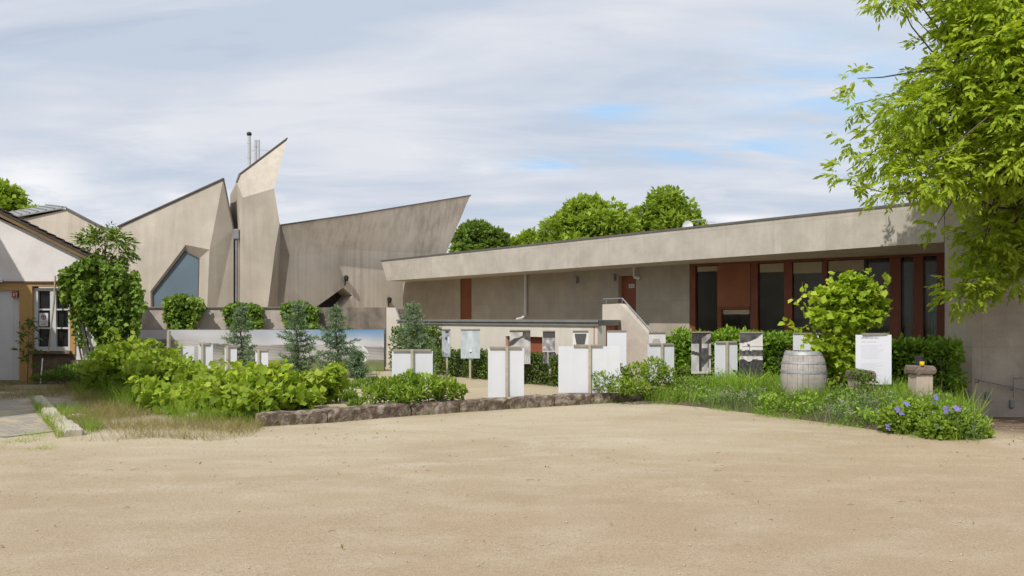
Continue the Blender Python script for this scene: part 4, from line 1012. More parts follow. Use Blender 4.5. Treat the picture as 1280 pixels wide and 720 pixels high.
p_ = at(1093, 417.8, 14.3); MB().box((p_.x, 14.3, p_.z + .005), .42, .05, .03).build('crossbar', M['bar_wood'], ib_)

# ------------------------------------------------------------------ the long photo banner on the fence
YB = 23.0
bn = thing('photo_banner', 'long printed banner of cloudy sky over grey vineyard hills stretched along the garden wall', 'banner', (at(325, 0, YB).x, YB, GZ))
def pano(U, V):
    fx = U * 6.6
    cl = n2(fx, V * 1.1, 1.9, .4) + .5 * n2(fx, V * 1.1, 5, 1)
    sky_blue = np.clip((U - .42) * 2.2, 0, 1) * np.clip((V - .68) * 3.2 - .25 * cl, 0, 1)
    left_grey = np.clip((.42 - U) * 4, 0, 1)
    hor = .60 - .04 * np.sin(U * 7) + .19 * np.clip((.45 - U) * 4, 0, 1)
    r = .66 + .10 * cl; g_ = r * 1.0; b_ = r * 1.03
    dull = 1 - .22 * np.clip((.45 - U) * 5, 0, 1) * np.clip((.86 - V) * 6 + .5 * cl, 0, 1); r, g_, b_ = r * dull, g_ * dull * .99, b_ * dull
    r = r * (1 - sky_blue) + .17 * sky_blue; g_ = g_ * (1 - sky_blue) + .36 * sky_blue; b_ = b_ * (1 - sky_blue) + .60 * sky_blue
    land = V < hor
    lv = .30 + .12 * n2(fx, V * 1.1, 3, 2) + .05 * np.sin(V * 90 + fx * 6) - .08 * np.clip((U - .8) * 5, 0, 1)
    lr, lg, lb = lv, lv * .95, lv * .87
    pale = np.clip(.5 + 1.2 * n2(fx, V * 1.1, 2.2, 7), 0, 1) * (V > .25)
    lr = lr + pale * .22; lg = lg + pale * .21; lb = lb + pale * .21
    gr = np.clip((.30 - V) * 7, 0, 1) * np.clip((U - .2) * 5, 0, 1)
    lr = lr * (1 - gr) + gr * (.21 + .05 * n2(fx, V, 14)); lg = lg * (1 - gr) + gr * (.24 + .05 * n2(fx, V, 14)); lb = lb * (1 - gr) + gr * .10
    r = np.where(land, lr, r); g_ = np.where(land, lg, g_); b_ = np.where(land, lb, b_)
    # white plume arching out of the vineyard on the right
    c = np.hypot((U - .845) * 3.6, (V - .38)); plume = ((np.abs(c - .28) < .055) & (V > .2) & (U > .83)) | ((np.abs(V - .28 - (U - .80) * 5.2) < .10) & (U > .80) & (U < .875))
    fz = n2(fx, V * 1.1, 16) > -.45
    r = np.where(plume & fz, .78, r); g_ = np.where(plume & fz, .78, g_); b_ = np.where(plume & fz, .80, b_)
    dk = (np.abs(U - .045) < .018) & (np.abs(V - .55) < .12); r = np.where(dk, .07, r); g_ = np.where(dk, .06, g_); b_ = np.where(dk, .055, b_)
    edge = np.abs(((U * 3) % 1) - .5) > .496
    k = np.where(edge, .72, 1); k = k * .80; return np.clip(r * k, .02, .9), np.clip(g_ * k * .99, .02, .9), np.clip(b_ * k * .98, .02, .9)
a_, b_ = at(168, 0, YB), at(480, 0, YB + .12)
printed('printed_sheet', (a_.x, YB, 0), (b_.x, YB + .12, 0), at(0, 463, YB).z, at(0, 412.5, YB).z, pano, bn, 330, 60, wobble=.006)
for k, px in enumerate((170, 247, 325, 402, 479.3)):
    p = at(px, 0, YB); mb_ = MB(); mb_.tube([(p.x, YB + .08 + .03 * k, 0), (p.x, YB + .08 + .03 * k, at(0, 411, YB).z)], .022, 8); mb_.build('post', M['zinc'], bn)
mb_ = MB(); mb_.bar(Vector((a_.x, YB + .05, at(0, 412.2, YB).z)), Vector((b_.x, YB + .16, at(0, 412.2, YB).z)), .015); mb_.bar(Vector((a_.x, YB + .05, at(0, 463.5, YB).z)), Vector((b_.x, YB + .16, at(0, 463.5, YB).z)), .015); mb_.build('tension_wire', M['zinc'], bn)
p = at(210.5, 0, 19.6); mb_ = MB(); mb_.tube([(p.x, 19.6, 0), (p.x + .01, 19.6, at(0, 413.5, 19.6).z)], [.048, .042], 9)
tag(mb_.build('wooden_post', M['post_wood']), 'round greenish wooden vine post standing in front of the left half of the banner', 'post')

# ------------------------------------------------------------------ barrel and stone pillars
Yb = 14.6; bc = at(1004.5, 0, Yb); bc = Vector((bc.x, Yb, .155))
br = thing('wine_barrel', 'weathered grey oak wine barrel with metal hoops standing upright among the meadow plants', 'barrel', tuple(bc))
Hb = at(0, 438.5, Yb).z - .155
def rad(f): return   .300 + .085 * (1 - (2 * f - 1) ** 2)
mb_ = MB(); NS = 26
for k in range(NS):
    a0, a1 = 2 * math.pi * (k + .03) / NS, 2 * math.pi * (k + .97) / NS
    jit = random.uniform(-.003, .003); ring = []
    for f in np.linspace(0, 1, 11):
        r = rad(f) + jit
        ring += [bc + Vector((r * math.cos(a), r * math.sin(a), f * Hb + (random.uniform(-.003, .003) if f in (0, 1) else 0))) for a in (a0, (a0 + a1) / 2, a1)]
        ring += [bc + Vector(((r - .03) * math.cos(a1), (r - .03) * math.sin(a1), f * Hb)), bc + Vector(((r - .03) * math.cos(a0), (r - .03) * math.sin(a0), f * Hb))]
    fs = [(4, 3, 2, 1, 0), tuple(range(50, 55))]
    for j in range(10):
        for q in range(5): fs.append((j * 5 + q, j * 5 + (q + 1) % 5, j * 5 + 5 + (q + 1) % 5, j * 5 + 5 + q))
    mb_.faces(ring, fs)
mb_.build('staves', M['barrel_wood'], br)
MB().lathe(bc + Vector((0, 0, Hb - .06)), [(.285, -.02), (.285, .0)], 26).build('head', M['barrel_wood'], br)
for f, w_ in ((.045, .045), (.24, .04), (.60, .042), (.78, .04), (.955, .05)):
    if f == .24: continue
    mb_ = MB(); n_h = 40; vs = []
    for zz in (f - w_ / 2 / Hb, f + w_ / 2 / Hb):
        rr2 = rad(min(max(zz, 0), 1)) + .006
        vs += [bc + Vector((rr2 * math.cos(2 * math.pi * k / n_h), rr2 * math.sin(2 * math.pi * k / n_h), zz * Hb)) for k in range(n_h)]
    mb_.faces(vs, [(k, (k + 1) % n_h, n_h + (k + 1) % n_h, n_h + k) for k in range(n_h)]); mb_.build('hoop', M['hoop'], br, smooth=True)

def pillar(px0, px1, cap0, cap1, py0, pyc, Y, label, base=.12, rz=.0):
    c = at((px0 + px1) / 2, 0, Y); w = (px1 - px0) / F * Y * .70; cw = (cap1 - cap0) / F * Y * .70; zt, zc = at(0, py0, Y).z, at(0, pyc, Y).z
    cc = at((cap0 + cap1) / 2, 0, Y)
    t = thing('stone_pillar', label, 'pillar', (c.x, Y, base), 'low stone pillars in the flower bed')
    MB().box((c.x, Y, (zc + base - .1) / 2), w, w, zc - base + .1, rz=rz, bev=.012).build('shaft', M['pillar_stone'], t)
    mb_ = MB()
    rings = []
    K = 8
    for z, ins in ((zc, .006), (zc + .012, 0), ((zc + zt) / 2, -.006), (zt - .015, .004), (zt, .02)):
        ring = []
        for sx, sy, ex, ey in ((-1, -1, 1, 0), (1, -1, 0, 1), (1, 1, -1, 0), (-1, 1, 0, -1)):
            for k in range(K):
                x = (sx + 2 * ex * k / K) * (cw / 2 - ins); y = (sy + 2 * ey * k / K) * (cw / 2 - ins)
                ring.append(Vector((cc.x, Y, z)) + Matrix.Rotation(rz, 3, 'Z') @ Vector((x + random.uniform(-.006, .006), y + random.uniform(-.006, .006), 0)) + Vector((0, 0, random.uniform(-.006, .006))))
        rings += ring
    n4 = 4 * K; fs = [tuple(range(n4 - 1, -1, -1)), tuple(range(4 * n4, 5 * n4))]
    for r in range(4):
        for k in range(n4): fs.append((r * n4 + k, r * n4 + (k + 1) % n4, (r + 1) * n4 + (k + 1) % n4, (r + 1) * n4 + k))
    mb_.faces(rings, fs); mb_.build('cap', M['cap_stone'], t)
    return t
pillar(1135.5, 1165.5, 1131.5, 1168.5, 457, 467, 13.2, 'square pale stone pillar with brown cap carrying a small dark pot', rz=.06)
pillar(1059, 1091, 1056, 1095, 463, 473, 14.0, 'lower stone pillar with brown cap, overgrown by a creeping plant', rz=-.03)
# little pot and a yellow candle glass on the pillar
c = at(1150, 457, 13.2)
pt = thing('flower_pot', 'small dark square pot standing on the cap of the pale stone pillar', 'pot', tuple(c))
mb_ = MB(); mb_.lathe(c + Vector((.0, .03, .0)), [(.045, 0), (.052, .02), (.06, .125), (.066, .125), (.066, .15), (.056, .15), (.05, .11), (.01, .11)], 14); mb_.build('pot_body', M['dark_metal'], pt)
c2 = at(1152.5, 457.2, 13.05); mb_ = MB(); mb_.lathe(c2, [(.03, 0), (.034, .01), (.036, .055), (.03, .066), (.02, .06)], 14)
tag(mb_.build('yellow_cup', M['yellow'], smooth=True), 'tiny yellow cup in front of the dark pot on the pillar', 'cup')
# ================================================================== plants
def plant(name, label, cat, loc, group=None): return thing(name, label, cat, loc, group)

# ---- the big tree on the right
tx, ty = 9.9, 14.2
bt = plant('walnut_tree', 'large fresh green tree with drooping feathery leaves overhanging the right end of the pavilion', 'tree', (tx, ty, -.2))
tr = MB(); base = Vector((tx, ty, -.3))
tr.tube([base, base + Vector((0, 0, .35)), base + Vector((-.1, 0, 1.4)), base + Vector((-.2, -.05, 2.6))], [.36, .27, .23, .2], 12)
fork = base + Vector((-.2, -.05, 2.6))
crown_poly = [(1196, 20), (1186, 66), (1166, 96), (1136, 112), (1098, 112), (1096, 150), (1078, 178), (1078, 206), (1104, 200), (1126, 228), (1150, 226), (1172, 246), (1186, 262), (1206, 236), (1240, 240), (1265, 226), (1300, 240), (1400, 225), (1440, 110), (1400, -60), (1300, -120), (1230, -90), (1196, -10)]
low_poly = [(1228, 262), (1216, 300), (1222, 326), (1198, 350), (1184, 368), (1210, 364), (1228, 350), (1246, 368), (1270, 340), (1300, 320), (1330, 300), (1330, 240), (1270, 232)]
top_poly = [(1106, -14), (1120, 2), (1146, -4), (1166, -6), (1172, -60), (1110, -60)]
tips = [(1072, 98), (1068, 130), (1062, 176), (1058, 214), (1060, 230), (1104, 240), (1128, 100), (1160, 60), (1172, 280)]
CP = []; 
for poly, n, y0, y1 in ((crown_poly, 200, 13.0, 15.6), (low_poly, 32, 14.2, 15.6), (top_poly, 7, 13.0, 14.5), ([(1225, -10), (1222, 60), (1250, 130), (1270, 190), (1300, 200), (1300, -20)], 36, 12.4, 13.2)):
    q = in_poly(poly, n); CP.append(atv(q[:, 0], q[:, 1], RNG.uniform(y0, y1, n)))
CP.append(np.array([tuple(at(a_, b_, random.uniform(13.6, 14.8))) for a_, b_ in tips]))
CL = np.concatenate(CP)
for hub_i in range(9):
    ang = hub_i * .7; hub = fork + Vector((math.cos(ang) * 1.1 - .6, math.sin(ang) * .8, 1.0 + .45 * hub_i))
    limb(tr, fork + Vector((0, 0, .0)), hub, .11, .05, 7, .06)
    mine = [i for i in range(len(CL)) if i % 9 == hub_i]
    for i in mine: limb(tr, hub, CL[i], .03, .006, 5, .08, 5)
tr.build('trunk', M['bark'], bt, smooth=True)
P = []; T = []; D = []
for i, c in enumerate(CL):
    n = 42 if i < 200 else (32 if i < 275 else 12)
    p, d, u = blob_points(c, (.38, .38, .26) if i < 275 else (.24, .2, .16), n, .15)
    low = i >= 200 and i < 232
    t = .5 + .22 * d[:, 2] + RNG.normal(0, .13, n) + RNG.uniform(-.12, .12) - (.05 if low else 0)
    dd = unit(d * .8 + np.array([-.25, -.25, -.15]) + RNG.normal(size=(n, 3)) * .25)
    P.append(p); T.append(t); D.append(dd)
P, T, D = np.concatenate(P), np.concatenate(T), np.concatenate(D)
# keep the crown's ragged silhouette where the photograph shows sky
p2, d2, t2 = expand_compound(P, D, T, 7, .2)
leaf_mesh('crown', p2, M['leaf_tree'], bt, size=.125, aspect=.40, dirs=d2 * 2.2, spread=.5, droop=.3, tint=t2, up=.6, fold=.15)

# ---- trees beyond the roofs
def far_tree(label, px0, px1, pytop, pybot, Y, mat, n, seed, cat='tree', lobes=34, lsize=.32, name='tree'):
    cxp = (px0 + px1) / 2; w = (px1 - px0) / F * Y; top = at(cxp, pytop, Y); bot = at(cxp, pybot, Y); hgt = top.z - bot.z
    t = plant(name, label, cat, (top.x, Y, 0), 'trees behind the buildings')
    r = np.random.default_rng(seed); cl = []
    for k in range(lobes):
        th = r.uniform(0, 2 * np.pi); zz = r.uniform(0, 1); rr = (w / 2) * (math.sqrt(max(.05, 1 - (2 * zz - .75) ** 2 * .75))) * r.uniform(.4, .95)
        cl.append(((top.x + rr * math.cos(th), Y + rr * math.sin(th), bot.z + hgt * (.1 + .74 * zz)), np.array([w * .19, w * .19, w * .15]) * r.uniform(.5, 1.25)))
    cl.append(((top.x, Y, top.z - w * .15), np.array([w * .18, w * .18, w * .15])))
    P, T, D = clumped(cl, n / sum((np.mean(q[1]) ** 2) for q in cl), .35)
    leaf_mesh('crown', P, M[mat], t, size=lsize, aspect=.6, dirs=D, spread=1, tint=T, up=.5)
    tb = MB(); tb.tube([(top.x, Y, -.2), (top.x + .1, Y, bot.z * .5), (top.x, Y, bot.z + hgt * .4)], [w * .05, w * .038, w * .02], 9)
    for c, _ in cl[::3]: limb(tb, (top.x, Y, bot.z + hgt * .15), c, w * .016, .02, 5, .06, 4)
    tb.build('trunk', M['bark'], t, smooth=True)
far_tree('round dark green tree just right of the concrete prow', 560, 636, 278, 345, 52, 'leaf_far_dark', 9000, 1)
far_tree('small yellow green treetop between the dark tree and the broad tree', 634, 690, 288, 340, 58, 'leaf_far', 6000, 2)
far_tree('broad bright green tree in the middle above the pavilion roof', 680, 792, 243, 345, 50, 'leaf_far', 15000, 3, lobes=50)
far_tree('tall bright green tree behind the satellite dish', 780, 880, 234, 345, 53, 'leaf_far', 12000, 4, lobes=44)
far_tree('tree behind the farmhouse roof at the far left', -70, 62, 228, 345, 44, 'leaf_far', 9000, 5, lobes=22, lsize=.3)

# ---- young tree of heaven above the farmhouse roof
c = at(131, 306, 26.2)
ai = plant('young_tree', 'young tree with long feathery leaves rising behind the farmhouse eave', 'tree', (c.x, 26.2, 0))
tb = MB(); tb.tube([(c.x, 26.2, 0), (c.x + .05, 26.2, 2.2), (c.x, 26.2, c.z + .3)], [.05, .04, .015], 7)
cp = []
for px, py in ((112, 298), (121, 295), (133, 291), (146, 296), (152, 302), (140, 300), (126, 304), (114, 310), (130, 318), (146, 318), (154, 314), (136, 327), (122, 324), (150, 325)):
    q = at(px, py, 26.2 + random.uniform(-.5, .5)); cp.append(q); limb(tb, (c.x, 26.2, c.z - .7), q, .015, .005, 5, .08, 4)
tb.build('trunk', M['bark'], ai)
P = []; D = []
for q in cp:
    p, d, u = blob_points(q, (.2, .2, .13), 18, .1); P.append(p); D.append(unit(d + np.array(unit(np.array(q - c)[None])[0]) * .9 + np.array([0, -.2, 0])))
P = np.concatenate(P); D = np.concatenate(D)
p2, d2, t2 = expand_compound(P, D, RNG.uniform(.15, .75, len(P)), 9, .26)
leaf_mesh('crown', p2, M['leaf_box'], ai, size=.15, aspect=.38, dirs=d2 * 2, spread=.4, tint=np.clip(t2 + .25, 0, 1), up=.5)

# ---- ivy on the farmhouse corner
iv = plant('ivy', 'dense glossy ivy covering the right corner of the farmhouse up to its eave', 'ivy', (-10.6, 21.2, 0))
poly = [(92, 330), (118, 318), (150, 342), (170, 344), (174, 360), (166, 376), (182, 378), (172, 400), (168, 436), (160, 452), (132, 446), (122, 422), (106, 398), (92, 378), (78, 368), (76, 350)]
q = in_poly(poly, 7500); dep = RNG.uniform(0, 1, 7500) ** 2
Yv = 21.16 - .26 * dep * np.clip(1.2 + noise3(np.stack([q[:, 0] / 9, q[:, 1] / 9, q[:, 0] * 0], -1), 1.0), .25, 2)
P = atv(q[:, 0], q[:, 1], Yv)
T = np.clip(.48 + .3 * noise3(P, 4.0) + .25 * (21.1 - Yv) / .4 + RNG.normal(0, .15, len(P)), 0, 1)
leaf_mesh('foliage', P, M['leaf_ivy'], iv, size=.115, aspect=.95, dirs=np.array([0, -.6, -.6]), tint=T, up=.2, shape='oval', fold=.2)
q = in_poly([(76, 336), (118, 312), (180, 345), (190, 384), (178, 410), (172, 456), (120, 450), (104, 400), (74, 372)], 9000); kk = noise3(np.stack([q[:, 0] / 5, q[:, 1] / 11, q[:, 0] * 0], -1), 1.0) > .42; q = q[kk][:900]
leaf_mesh('hanging_foliage', atv(q[:, 0], q[:, 1], RNG.uniform(20.75, 21.15, len(q))), M['leaf_ivy'], iv, size=.10, aspect=.9, dirs=np.array([0, -.5, -.7]), shape='oval', tint=RNG.uniform(.3, 1, len(q)))
ib2 = MB()
for k in range(7):
    px = 92 + 12 * k; ib2.tube([Vector((at(px + 16, 0, 21.2).x, 21.22, 0)), at(px + 6, 430, 21.2), at(px + random.uniform(-6, 6), 380, 21.22), at(px + 2, 345, 21.22)], [.03, .022, .015, .006], 6)
ib2.build('stem', M['bark'], iv)
# sparse runner growing left along the window
q = in_poly([(74, 345), (80, 345), (98, 390), (108, 436), (96, 432), (88, 395)], 200)
leaf_mesh('runner', atv(q[:, 0], q[:, 1], RNG.uniform(21.0, 21.2, len(q))), M['leaf_ivy'], iv, size=.09, aspect=.9, dirs=np.array([0, -.6, -.4]), shape='oval')

# ---- ivy clumps hanging over the garden wall
for lab, poly in (('ivy clump hanging over the garden wall in front of the slanted window', [(206, 374), (222, 369), (246, 372), (256, 382), (248, 400), (240, 414), (214, 414), (206, 396)]),
                  ('ivy clump on the garden wall behind the leftmost cedar', [(279, 386), (292, 379), (312, 381), (328, 386), (326, 412), (300, 420), (284, 404)]),
                  ('ivy clump on the garden wall behind the middle cedar', [(352, 384), (364, 377), (384, 380), (398, 386), (396, 411), (372, 416), (356, 406)])):
    c = at(sum(p[0] for p in poly) / len(poly), 420, 25); t = plant('ivy', lab, 'ivy', (c.x, 25.1, 0), 'ivy clumps on the garden wall')
    n = 1700; q = in_poly(poly, n); u = RNG.uniform(0, 1, n) ** 1.6; P = atv(q[:, 0], q[:, 1], 25.15 - .5 * u)
    leaf_mesh('foliage', P, M['leaf_ivy'], t, size=.12, aspect=.85, dirs=np.array([0, -.5, -.3]), shape='oval', tint=np.clip(.45 + .3 * noise3(P, 5) + .25 * u + RNG.normal(0, .15, n), 0, 1))
    s_ = MB(); s_.tube([Vector((c.x, 25.17, 0)), Vector((c.x + .1, 25.15, 1.0)), Vector((c.x - .05, 25.1, 1.8))], [.03, .025, .012], 6); s_.build('stem', M['bark'], t)

# ---- blue green cedars
def cedar(px, pytop, pybase, Y, spread, label, lean=0.0, seed=0):
    r = np.random.default_rng(seed); top = at(px, pytop, Y); b = Vector((top.x - lean, Y, GZ)); hgt = top.z - GZ
    t = plant('cedar', label, 'conifer', tuple(b), 'young blue cedars in the garden')
    tb = MB(); axis = lambda f: Vector((b.x + lean * f + .03 * math.sin(f * 7), Y, GZ + hgt * f))
    tb.tube([axis(k / 7) for k in range(8)], [.038 * (1 - .9 * k / 7) + .003 for k in range(8)], 7)
    P = []; D = []; T = []
    nb = 48
    for k in range(nb):
        f = .10 + .88 * (k / nb); f += r.uniform(-.012, .012); a = (k % 4) * 1.571 + (k // 4) * .9 + r.uniform(-.35, .35)
        f = .08 + .92 * ((k // 4) + .15 * r.uniform(-1, 1)) / (nb / 4); prof = max(.05, (1.02 - f)) ** .85 * (1.05 if (k // 4) % 2 else .8)
        L = spread * max(.10, prof) * r.uniform(.55, 1.12)
        p0 = axis(f); rise = .10 + .45 * f + r.uniform(-.08, .12)
        p1 = p0 + Vector((math.cos(a) * L, math.sin(a) * L, L * rise)); pm = p0.lerp(p1, .5) + Vector((0, 0, -.08 * L))
        tb.tube([p0, pm, p1], [.012 * (1 - f) + .005, .006, .002], 5)
        nt_ = max(5, int(L * 30))
        for j in range(nt_):
            g_ = (j + .6) / nt_; q = p0.lerp(pm, g_ * 2) if g_ < .5 else pm.lerp(p1, g_ * 2 - 1)
            tw = unit(np.array([math.cos(a) * .7 + r.normal() * .6, math.sin(a) * .7 + r.normal() * .6, .10 + r.normal() * .14])[None])[0]
            tl = .11 + .12 * (1 - g_) * min(1, L / .5)
            for m_ in range(16):
                P.append(np.array(q) + tw * tl * m_ / 16); D.append(tw * .55); T.append(.35 + .35 * g_ + r.normal(0, .13) + .15 * tw[2])
    for j in range(60):
        f = r.uniform(.86, 1.0); P.append(np.array(axis(f))); D.append(np.array([0, 0, .8])); T.append(.6 + r.normal(0, .1))
    tb.build('trunk', M['bark'], t)
    leaf_mesh('needles', np.array(P), M['needle'], t, size=.075, aspect=.22, dirs=np.array(D), spread=.8, tint=np.array(T), vary=.4)
cedar(302, 380, 452, 20.6, .62, 'leftmost young blue cedar, standing in front of the middle of the banner', .0, 1)
cedar(373, 376, 470, 21.0, .74, 'second young blue cedar from the left, in front of the blue sky of the banner', .05, 2)
cedar(420, 381, 474, 20.7, .74, 'young blue cedar with lopsided lower branches, in front of the banner plume', -.06, 3)
cedar(515, 377, 440, 19.6, .70, 'young blue cedar standing alone at the left end of the annex', -.1, 4)
cedar(447, 440, 474, 20.4, .30, 'low bluish cedar shoot at the foot of the lopsided cedar', .05, 5)

# ---- clipped hedges
def hedge(name, label, poly, z0, z1, n, mat, size, cat='hedge', group=None, shape='oval', lump=.12, aspect=.6):
    """plan polygon, leaves on and just under its skin"""
    c = np.mean(np.array(poly), 0); t = plant(name, label, cat, (c[0], c[1], z0), group)
    per = [(poly[i], poly[(i + 1) % len(poly)]) for i in range(len(poly))]; ln = np.array([math.dist(a, b) for a, b in per])
    area = abs(sum(a[0] * b[1] - a[1] * b[0] for a, b in per)) / 2; side = ln.sum() * (z1 - z0)
    nt_ = int(n * area / (area + side)); ns = n - nt_
    q = in_poly(poly, nt_); top = np.stack([q[:, 0], q[:, 1], np.full(nt_, z1)], -1)
    i = RNG.choice(len(per), ns, p=ln / ln.sum()); f = RNG.uniform(0, 1, ns); A = np.array([p[0] for p in per])[i]; B = np.array([p[1] for p in per])[i]
    s2 = A + (B - A) * f[:, None]; sd_ = np.stack([s2[:, 0], s2[:, 1], z0 + (z1 - z0) * RNG.uniform(0, 1, ns)], -1)
    P = np.concatenate([top, sd_]); ctr = np.array([c[0], c[1], (z0 + z1) / 2])
    lumpv = noise3(P, 3.2) * lump + noise3(P + 5, 8) * lump * .5
    out = np.concatenate([np.tile([0, 0, 1.0], (nt_, 1)), unit(np.concatenate([(sd_ - ctr)[:, :2], np.zeros((ns, 1))], 1))])
    u = RNG.uniform(0, 1, len(P)) ** 2
    P = P + out * (lumpv - .16 * u)[:, None] + RNG.normal(0, .02, P.shape)
    T = np.clip(.52 + .9 * lumpv / max(lump, .01) * .25 - .35 * u + RNG.normal(0, .14, len(P)), 0, 1)
    leaf_mesh('foliage', P, M[mat], t, size=size, aspect=aspect, dirs=out * .7 + np.array([0, 0, .25]), tint=T, shape=shape)
    # dark woody inside so that the hedge is not see-through
    s_ = MB(); r2 = np.random.default_rng(3)
    for k in range(int(12 + area * 10)):
        p = in_poly(poly, 1)[0]; s_.tube([(p[0], p[1], z0 - .05), (p[0] + r2.uniform(-.1, .1), p[1] + r2.uniform(-.1, .1), z0 + (z1 - z0) * .8)], [.014, .005], 5)
    s_.build('stem', M['bark'], t)
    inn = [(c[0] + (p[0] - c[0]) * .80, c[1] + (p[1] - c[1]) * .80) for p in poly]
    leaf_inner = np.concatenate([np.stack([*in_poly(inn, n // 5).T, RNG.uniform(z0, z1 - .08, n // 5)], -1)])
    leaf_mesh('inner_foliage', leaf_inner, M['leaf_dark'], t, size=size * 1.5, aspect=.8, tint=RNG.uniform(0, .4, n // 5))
    return t
def strip(a, b, w): d = (Vector(b) - Vector(a)).normalized(); s = Vector((d.y, -d.x)) * -w; return [tuple(Vector(a)), tuple(Vector(b)), tuple(Vector(b) + s), tuple(Vector(a) + s)]
ha, hb = (-2.35, 22.05), (1.55, 17.0)
hedge('clipped_hedge', 'low clipped boxwood hedge running along the front of the cream annex', strip(ha, hb, .55), GZ, .78, 9000, 'leaf_box', .06, lump=.05)
hedge('laurel_hedge', 'bright green laurel hedge in front of the glass front, behind the photo boards', strip((3.55, 19.0), (5.55, 17.3), .9), GZ, 1.18, 6500, 'leaf_laurel', .13, lump=.13, aspect=.42, group='laurel hedges before the pavilion')
hedge('clipped_hedge', 'small clipped boxwood edging below the laurel hedge, at the end of the low wall', strip((2.9, 18.0), (4.7, 16.75), .5), GZ, .50, 3200, 'leaf_box', .06, lump=.04)
hedge('laurel_hedge', 'darker laurel hedge behind the pillar with the pot, against the concrete pier', strip((6.4, 16.3), (8.0, 15.2), .75), .0, 1.12, 5000, 'leaf_laurel', .12, lump=.12, aspect=.45, group='laurel hedges before the pavilion')
hedge('boxwood', 'clipped green hedge between the banner end and the lone cedar', strip((-3.35, 23.2), (-2.2, 22.4), .6), GZ, 1.30, 2600, 'leaf_box', .08, lump=.08)

# ---- leafy shrubs
def shrub(name, label, blobs, n, mat, size, cat='shrub', group=None, shape='leaf', aspect=.5, base=GZ, stems=9, up=.4, dirs=.7, shell=.3, vary=.35):
    c = np.mean([b_[0] for b_ in blobs], 0); t = plant(name, label, cat, (c[0], c[1], base), group)
    P, T, D = clumped(blobs, n / sum(np.mean(b_[1]) ** 2 for b_ in blobs), shell)
    k = P[:, 2] > base; P, T, D = P[k], T[k], D[k]
    leaf_mesh('foliage', P, M[mat], t, size=size, aspect=aspect, dirs=D * dirs + np.array([0, 0, up]), tint=T, shape=shape, vary=vary)
    s_ = MB()
    for k in range(stems):
        b_ = blobs[k % len(blobs)]; q = np.array(b_[0]) + RNG.normal(0, .4, 3) * np.array(b_[1])
        limb(s_, (c[0] + random.uniform(-.03, .03), c[1] + random.uniform(-.03, .03), base - .03), (q[0], q[1], max(base + .1, q[2])), .012, .004, 5, .06, 4)
    s_.build('stem', M['twig'], t)
    return t
def B(px, py, Y, rx, rz, ry=None): p = at(px, py, Y); return ((p.x, p.y, p.z), np.array([rx, ry or rx, rz]))
shrub('leafy_bush', 'bright green leafy bush behind the low wall, in front of the left white board',
      [B(468, 494, 14.1, .22, .14), B(488, 488, 14.15, .26, .2), B(510, 484, 14.3, .28, .24), B(532, 485, 14.3, .3, .22), B(556, 487, 14.5, .26, .2), B(572, 490, 14.6, .16, .14), B(505, 494, 14.0, .3, .14)], 2600, 'leaf_bush', .085, up=.8, shape='oval', aspect=.45)
shrub('leafy_bush', 'yellow green bush behind the wall between the widest white board and the photo boards',
      [B(752, 478, 15.9, .22, .2), B(772, 472, 16.1, .28, .24), B(795, 470, 16.2, .26, .24), B(818, 464, 16.6, .28, .26), B(834, 474, 16.7, .22, .24), B(785, 484, 15.8, .4, .14), B(856, 482, 17.0, .25, .16)], 2900, 'leaf_bush', .075, up=.6, shape='oval', aspect=.4)
# golden vine beside the barrel: dense head, thin shoots, trailing skirt
gv = plant('grape_vine', 'golden green grape vine bush growing beside the barrel, with loose shoots reaching left', 'vine', (5.3, 14.60, .15))
cl = [B(1046, 372, 14.70, .32, .22), B(1072, 366, 14.70, .34, .26), B(1092, 380, 14.80, .24, .26), B(1050, 398, 14.60, .34, .22), B(1080, 396, 14.70, .32, .18), B(1058, 420, 14.60, .24, .2), B(1046, 446, 14.60, .24, .24), B(1052, 468, 14.60, .22, .2), B(1034, 430, 14.50, .22, .16), B(1024, 396, 14.40, .16, .14), B(1030, 372, 14.60, .2, .16), B(1064, 348, 14.70, .2, .10)]
P, T, D = clumped(cl, 2300 / sum(np.mean(b_[1]) ** 2 for b_ in cl), .25)
sp = MB(); SH = []
root = Vector((5.35, 14.70, .1))
sp.tube([root, root + Vector((.02, 0, .5)), root + Vector((.05, .02, 1.2)), at(1066, 385, 14.7)], [.035, .03, .025, .015], 7)
for pts in (((1046, 410), (1020, 396), (1002, 376), (1003, 352)), ((1040, 420), (1010, 408), (992, 410), (978, 402)), ((1034, 385), (1018, 372), (1008, 364)), ((1020, 415), (1008, 420), (1003, 436)), ((1040, 365), (1036, 348), (1039, 340)), ((1076, 360), (1084, 345), (1083, 335)), ((1095, 370), (1106, 358), (1108, 345)), ((1030, 396), (1005, 390), (990, 372))):
    q = [at(px, py, 14.45 + random.uniform(-.15, .25)) for px, py in pts]; sp.tube(q, [.007, .005, .004, .003][:len(q)], 5)
    for a_, b_ in zip(q[:-1], q[1:]):
        for k in range(5): SH.append(np.array(a_.lerp(b_, k / 5)) + RNG.normal(0, .025, 3))
sp.tube([at(1107, 392, 14.6), at(1116, 384, 14.55)], .008, 5)
for b_ in cl: limb(sp, root + Vector((.05, .02, 1.0 if b_[0][2] > 1.2 else .4)), b_[0], .012, .004, 5, .08, 4)
sp.build('stem', M['twig'], gv)
P = np.concatenate([P, np.array(SH)]); T = np.concatenate([T, RNG.uniform(.5, 1, len(SH))]); D = np.concatenate([D, RNG.normal(size=(len(SH), 3)) * .5])
leaf_mesh('foliage', P, M['leaf_gold'], gv, size=.105, dirs=D + np.array([-.2, -.4, -.3]), tint=np.clip(T + .05, 0, 1), shape='vine', up=.6, fold=.3)
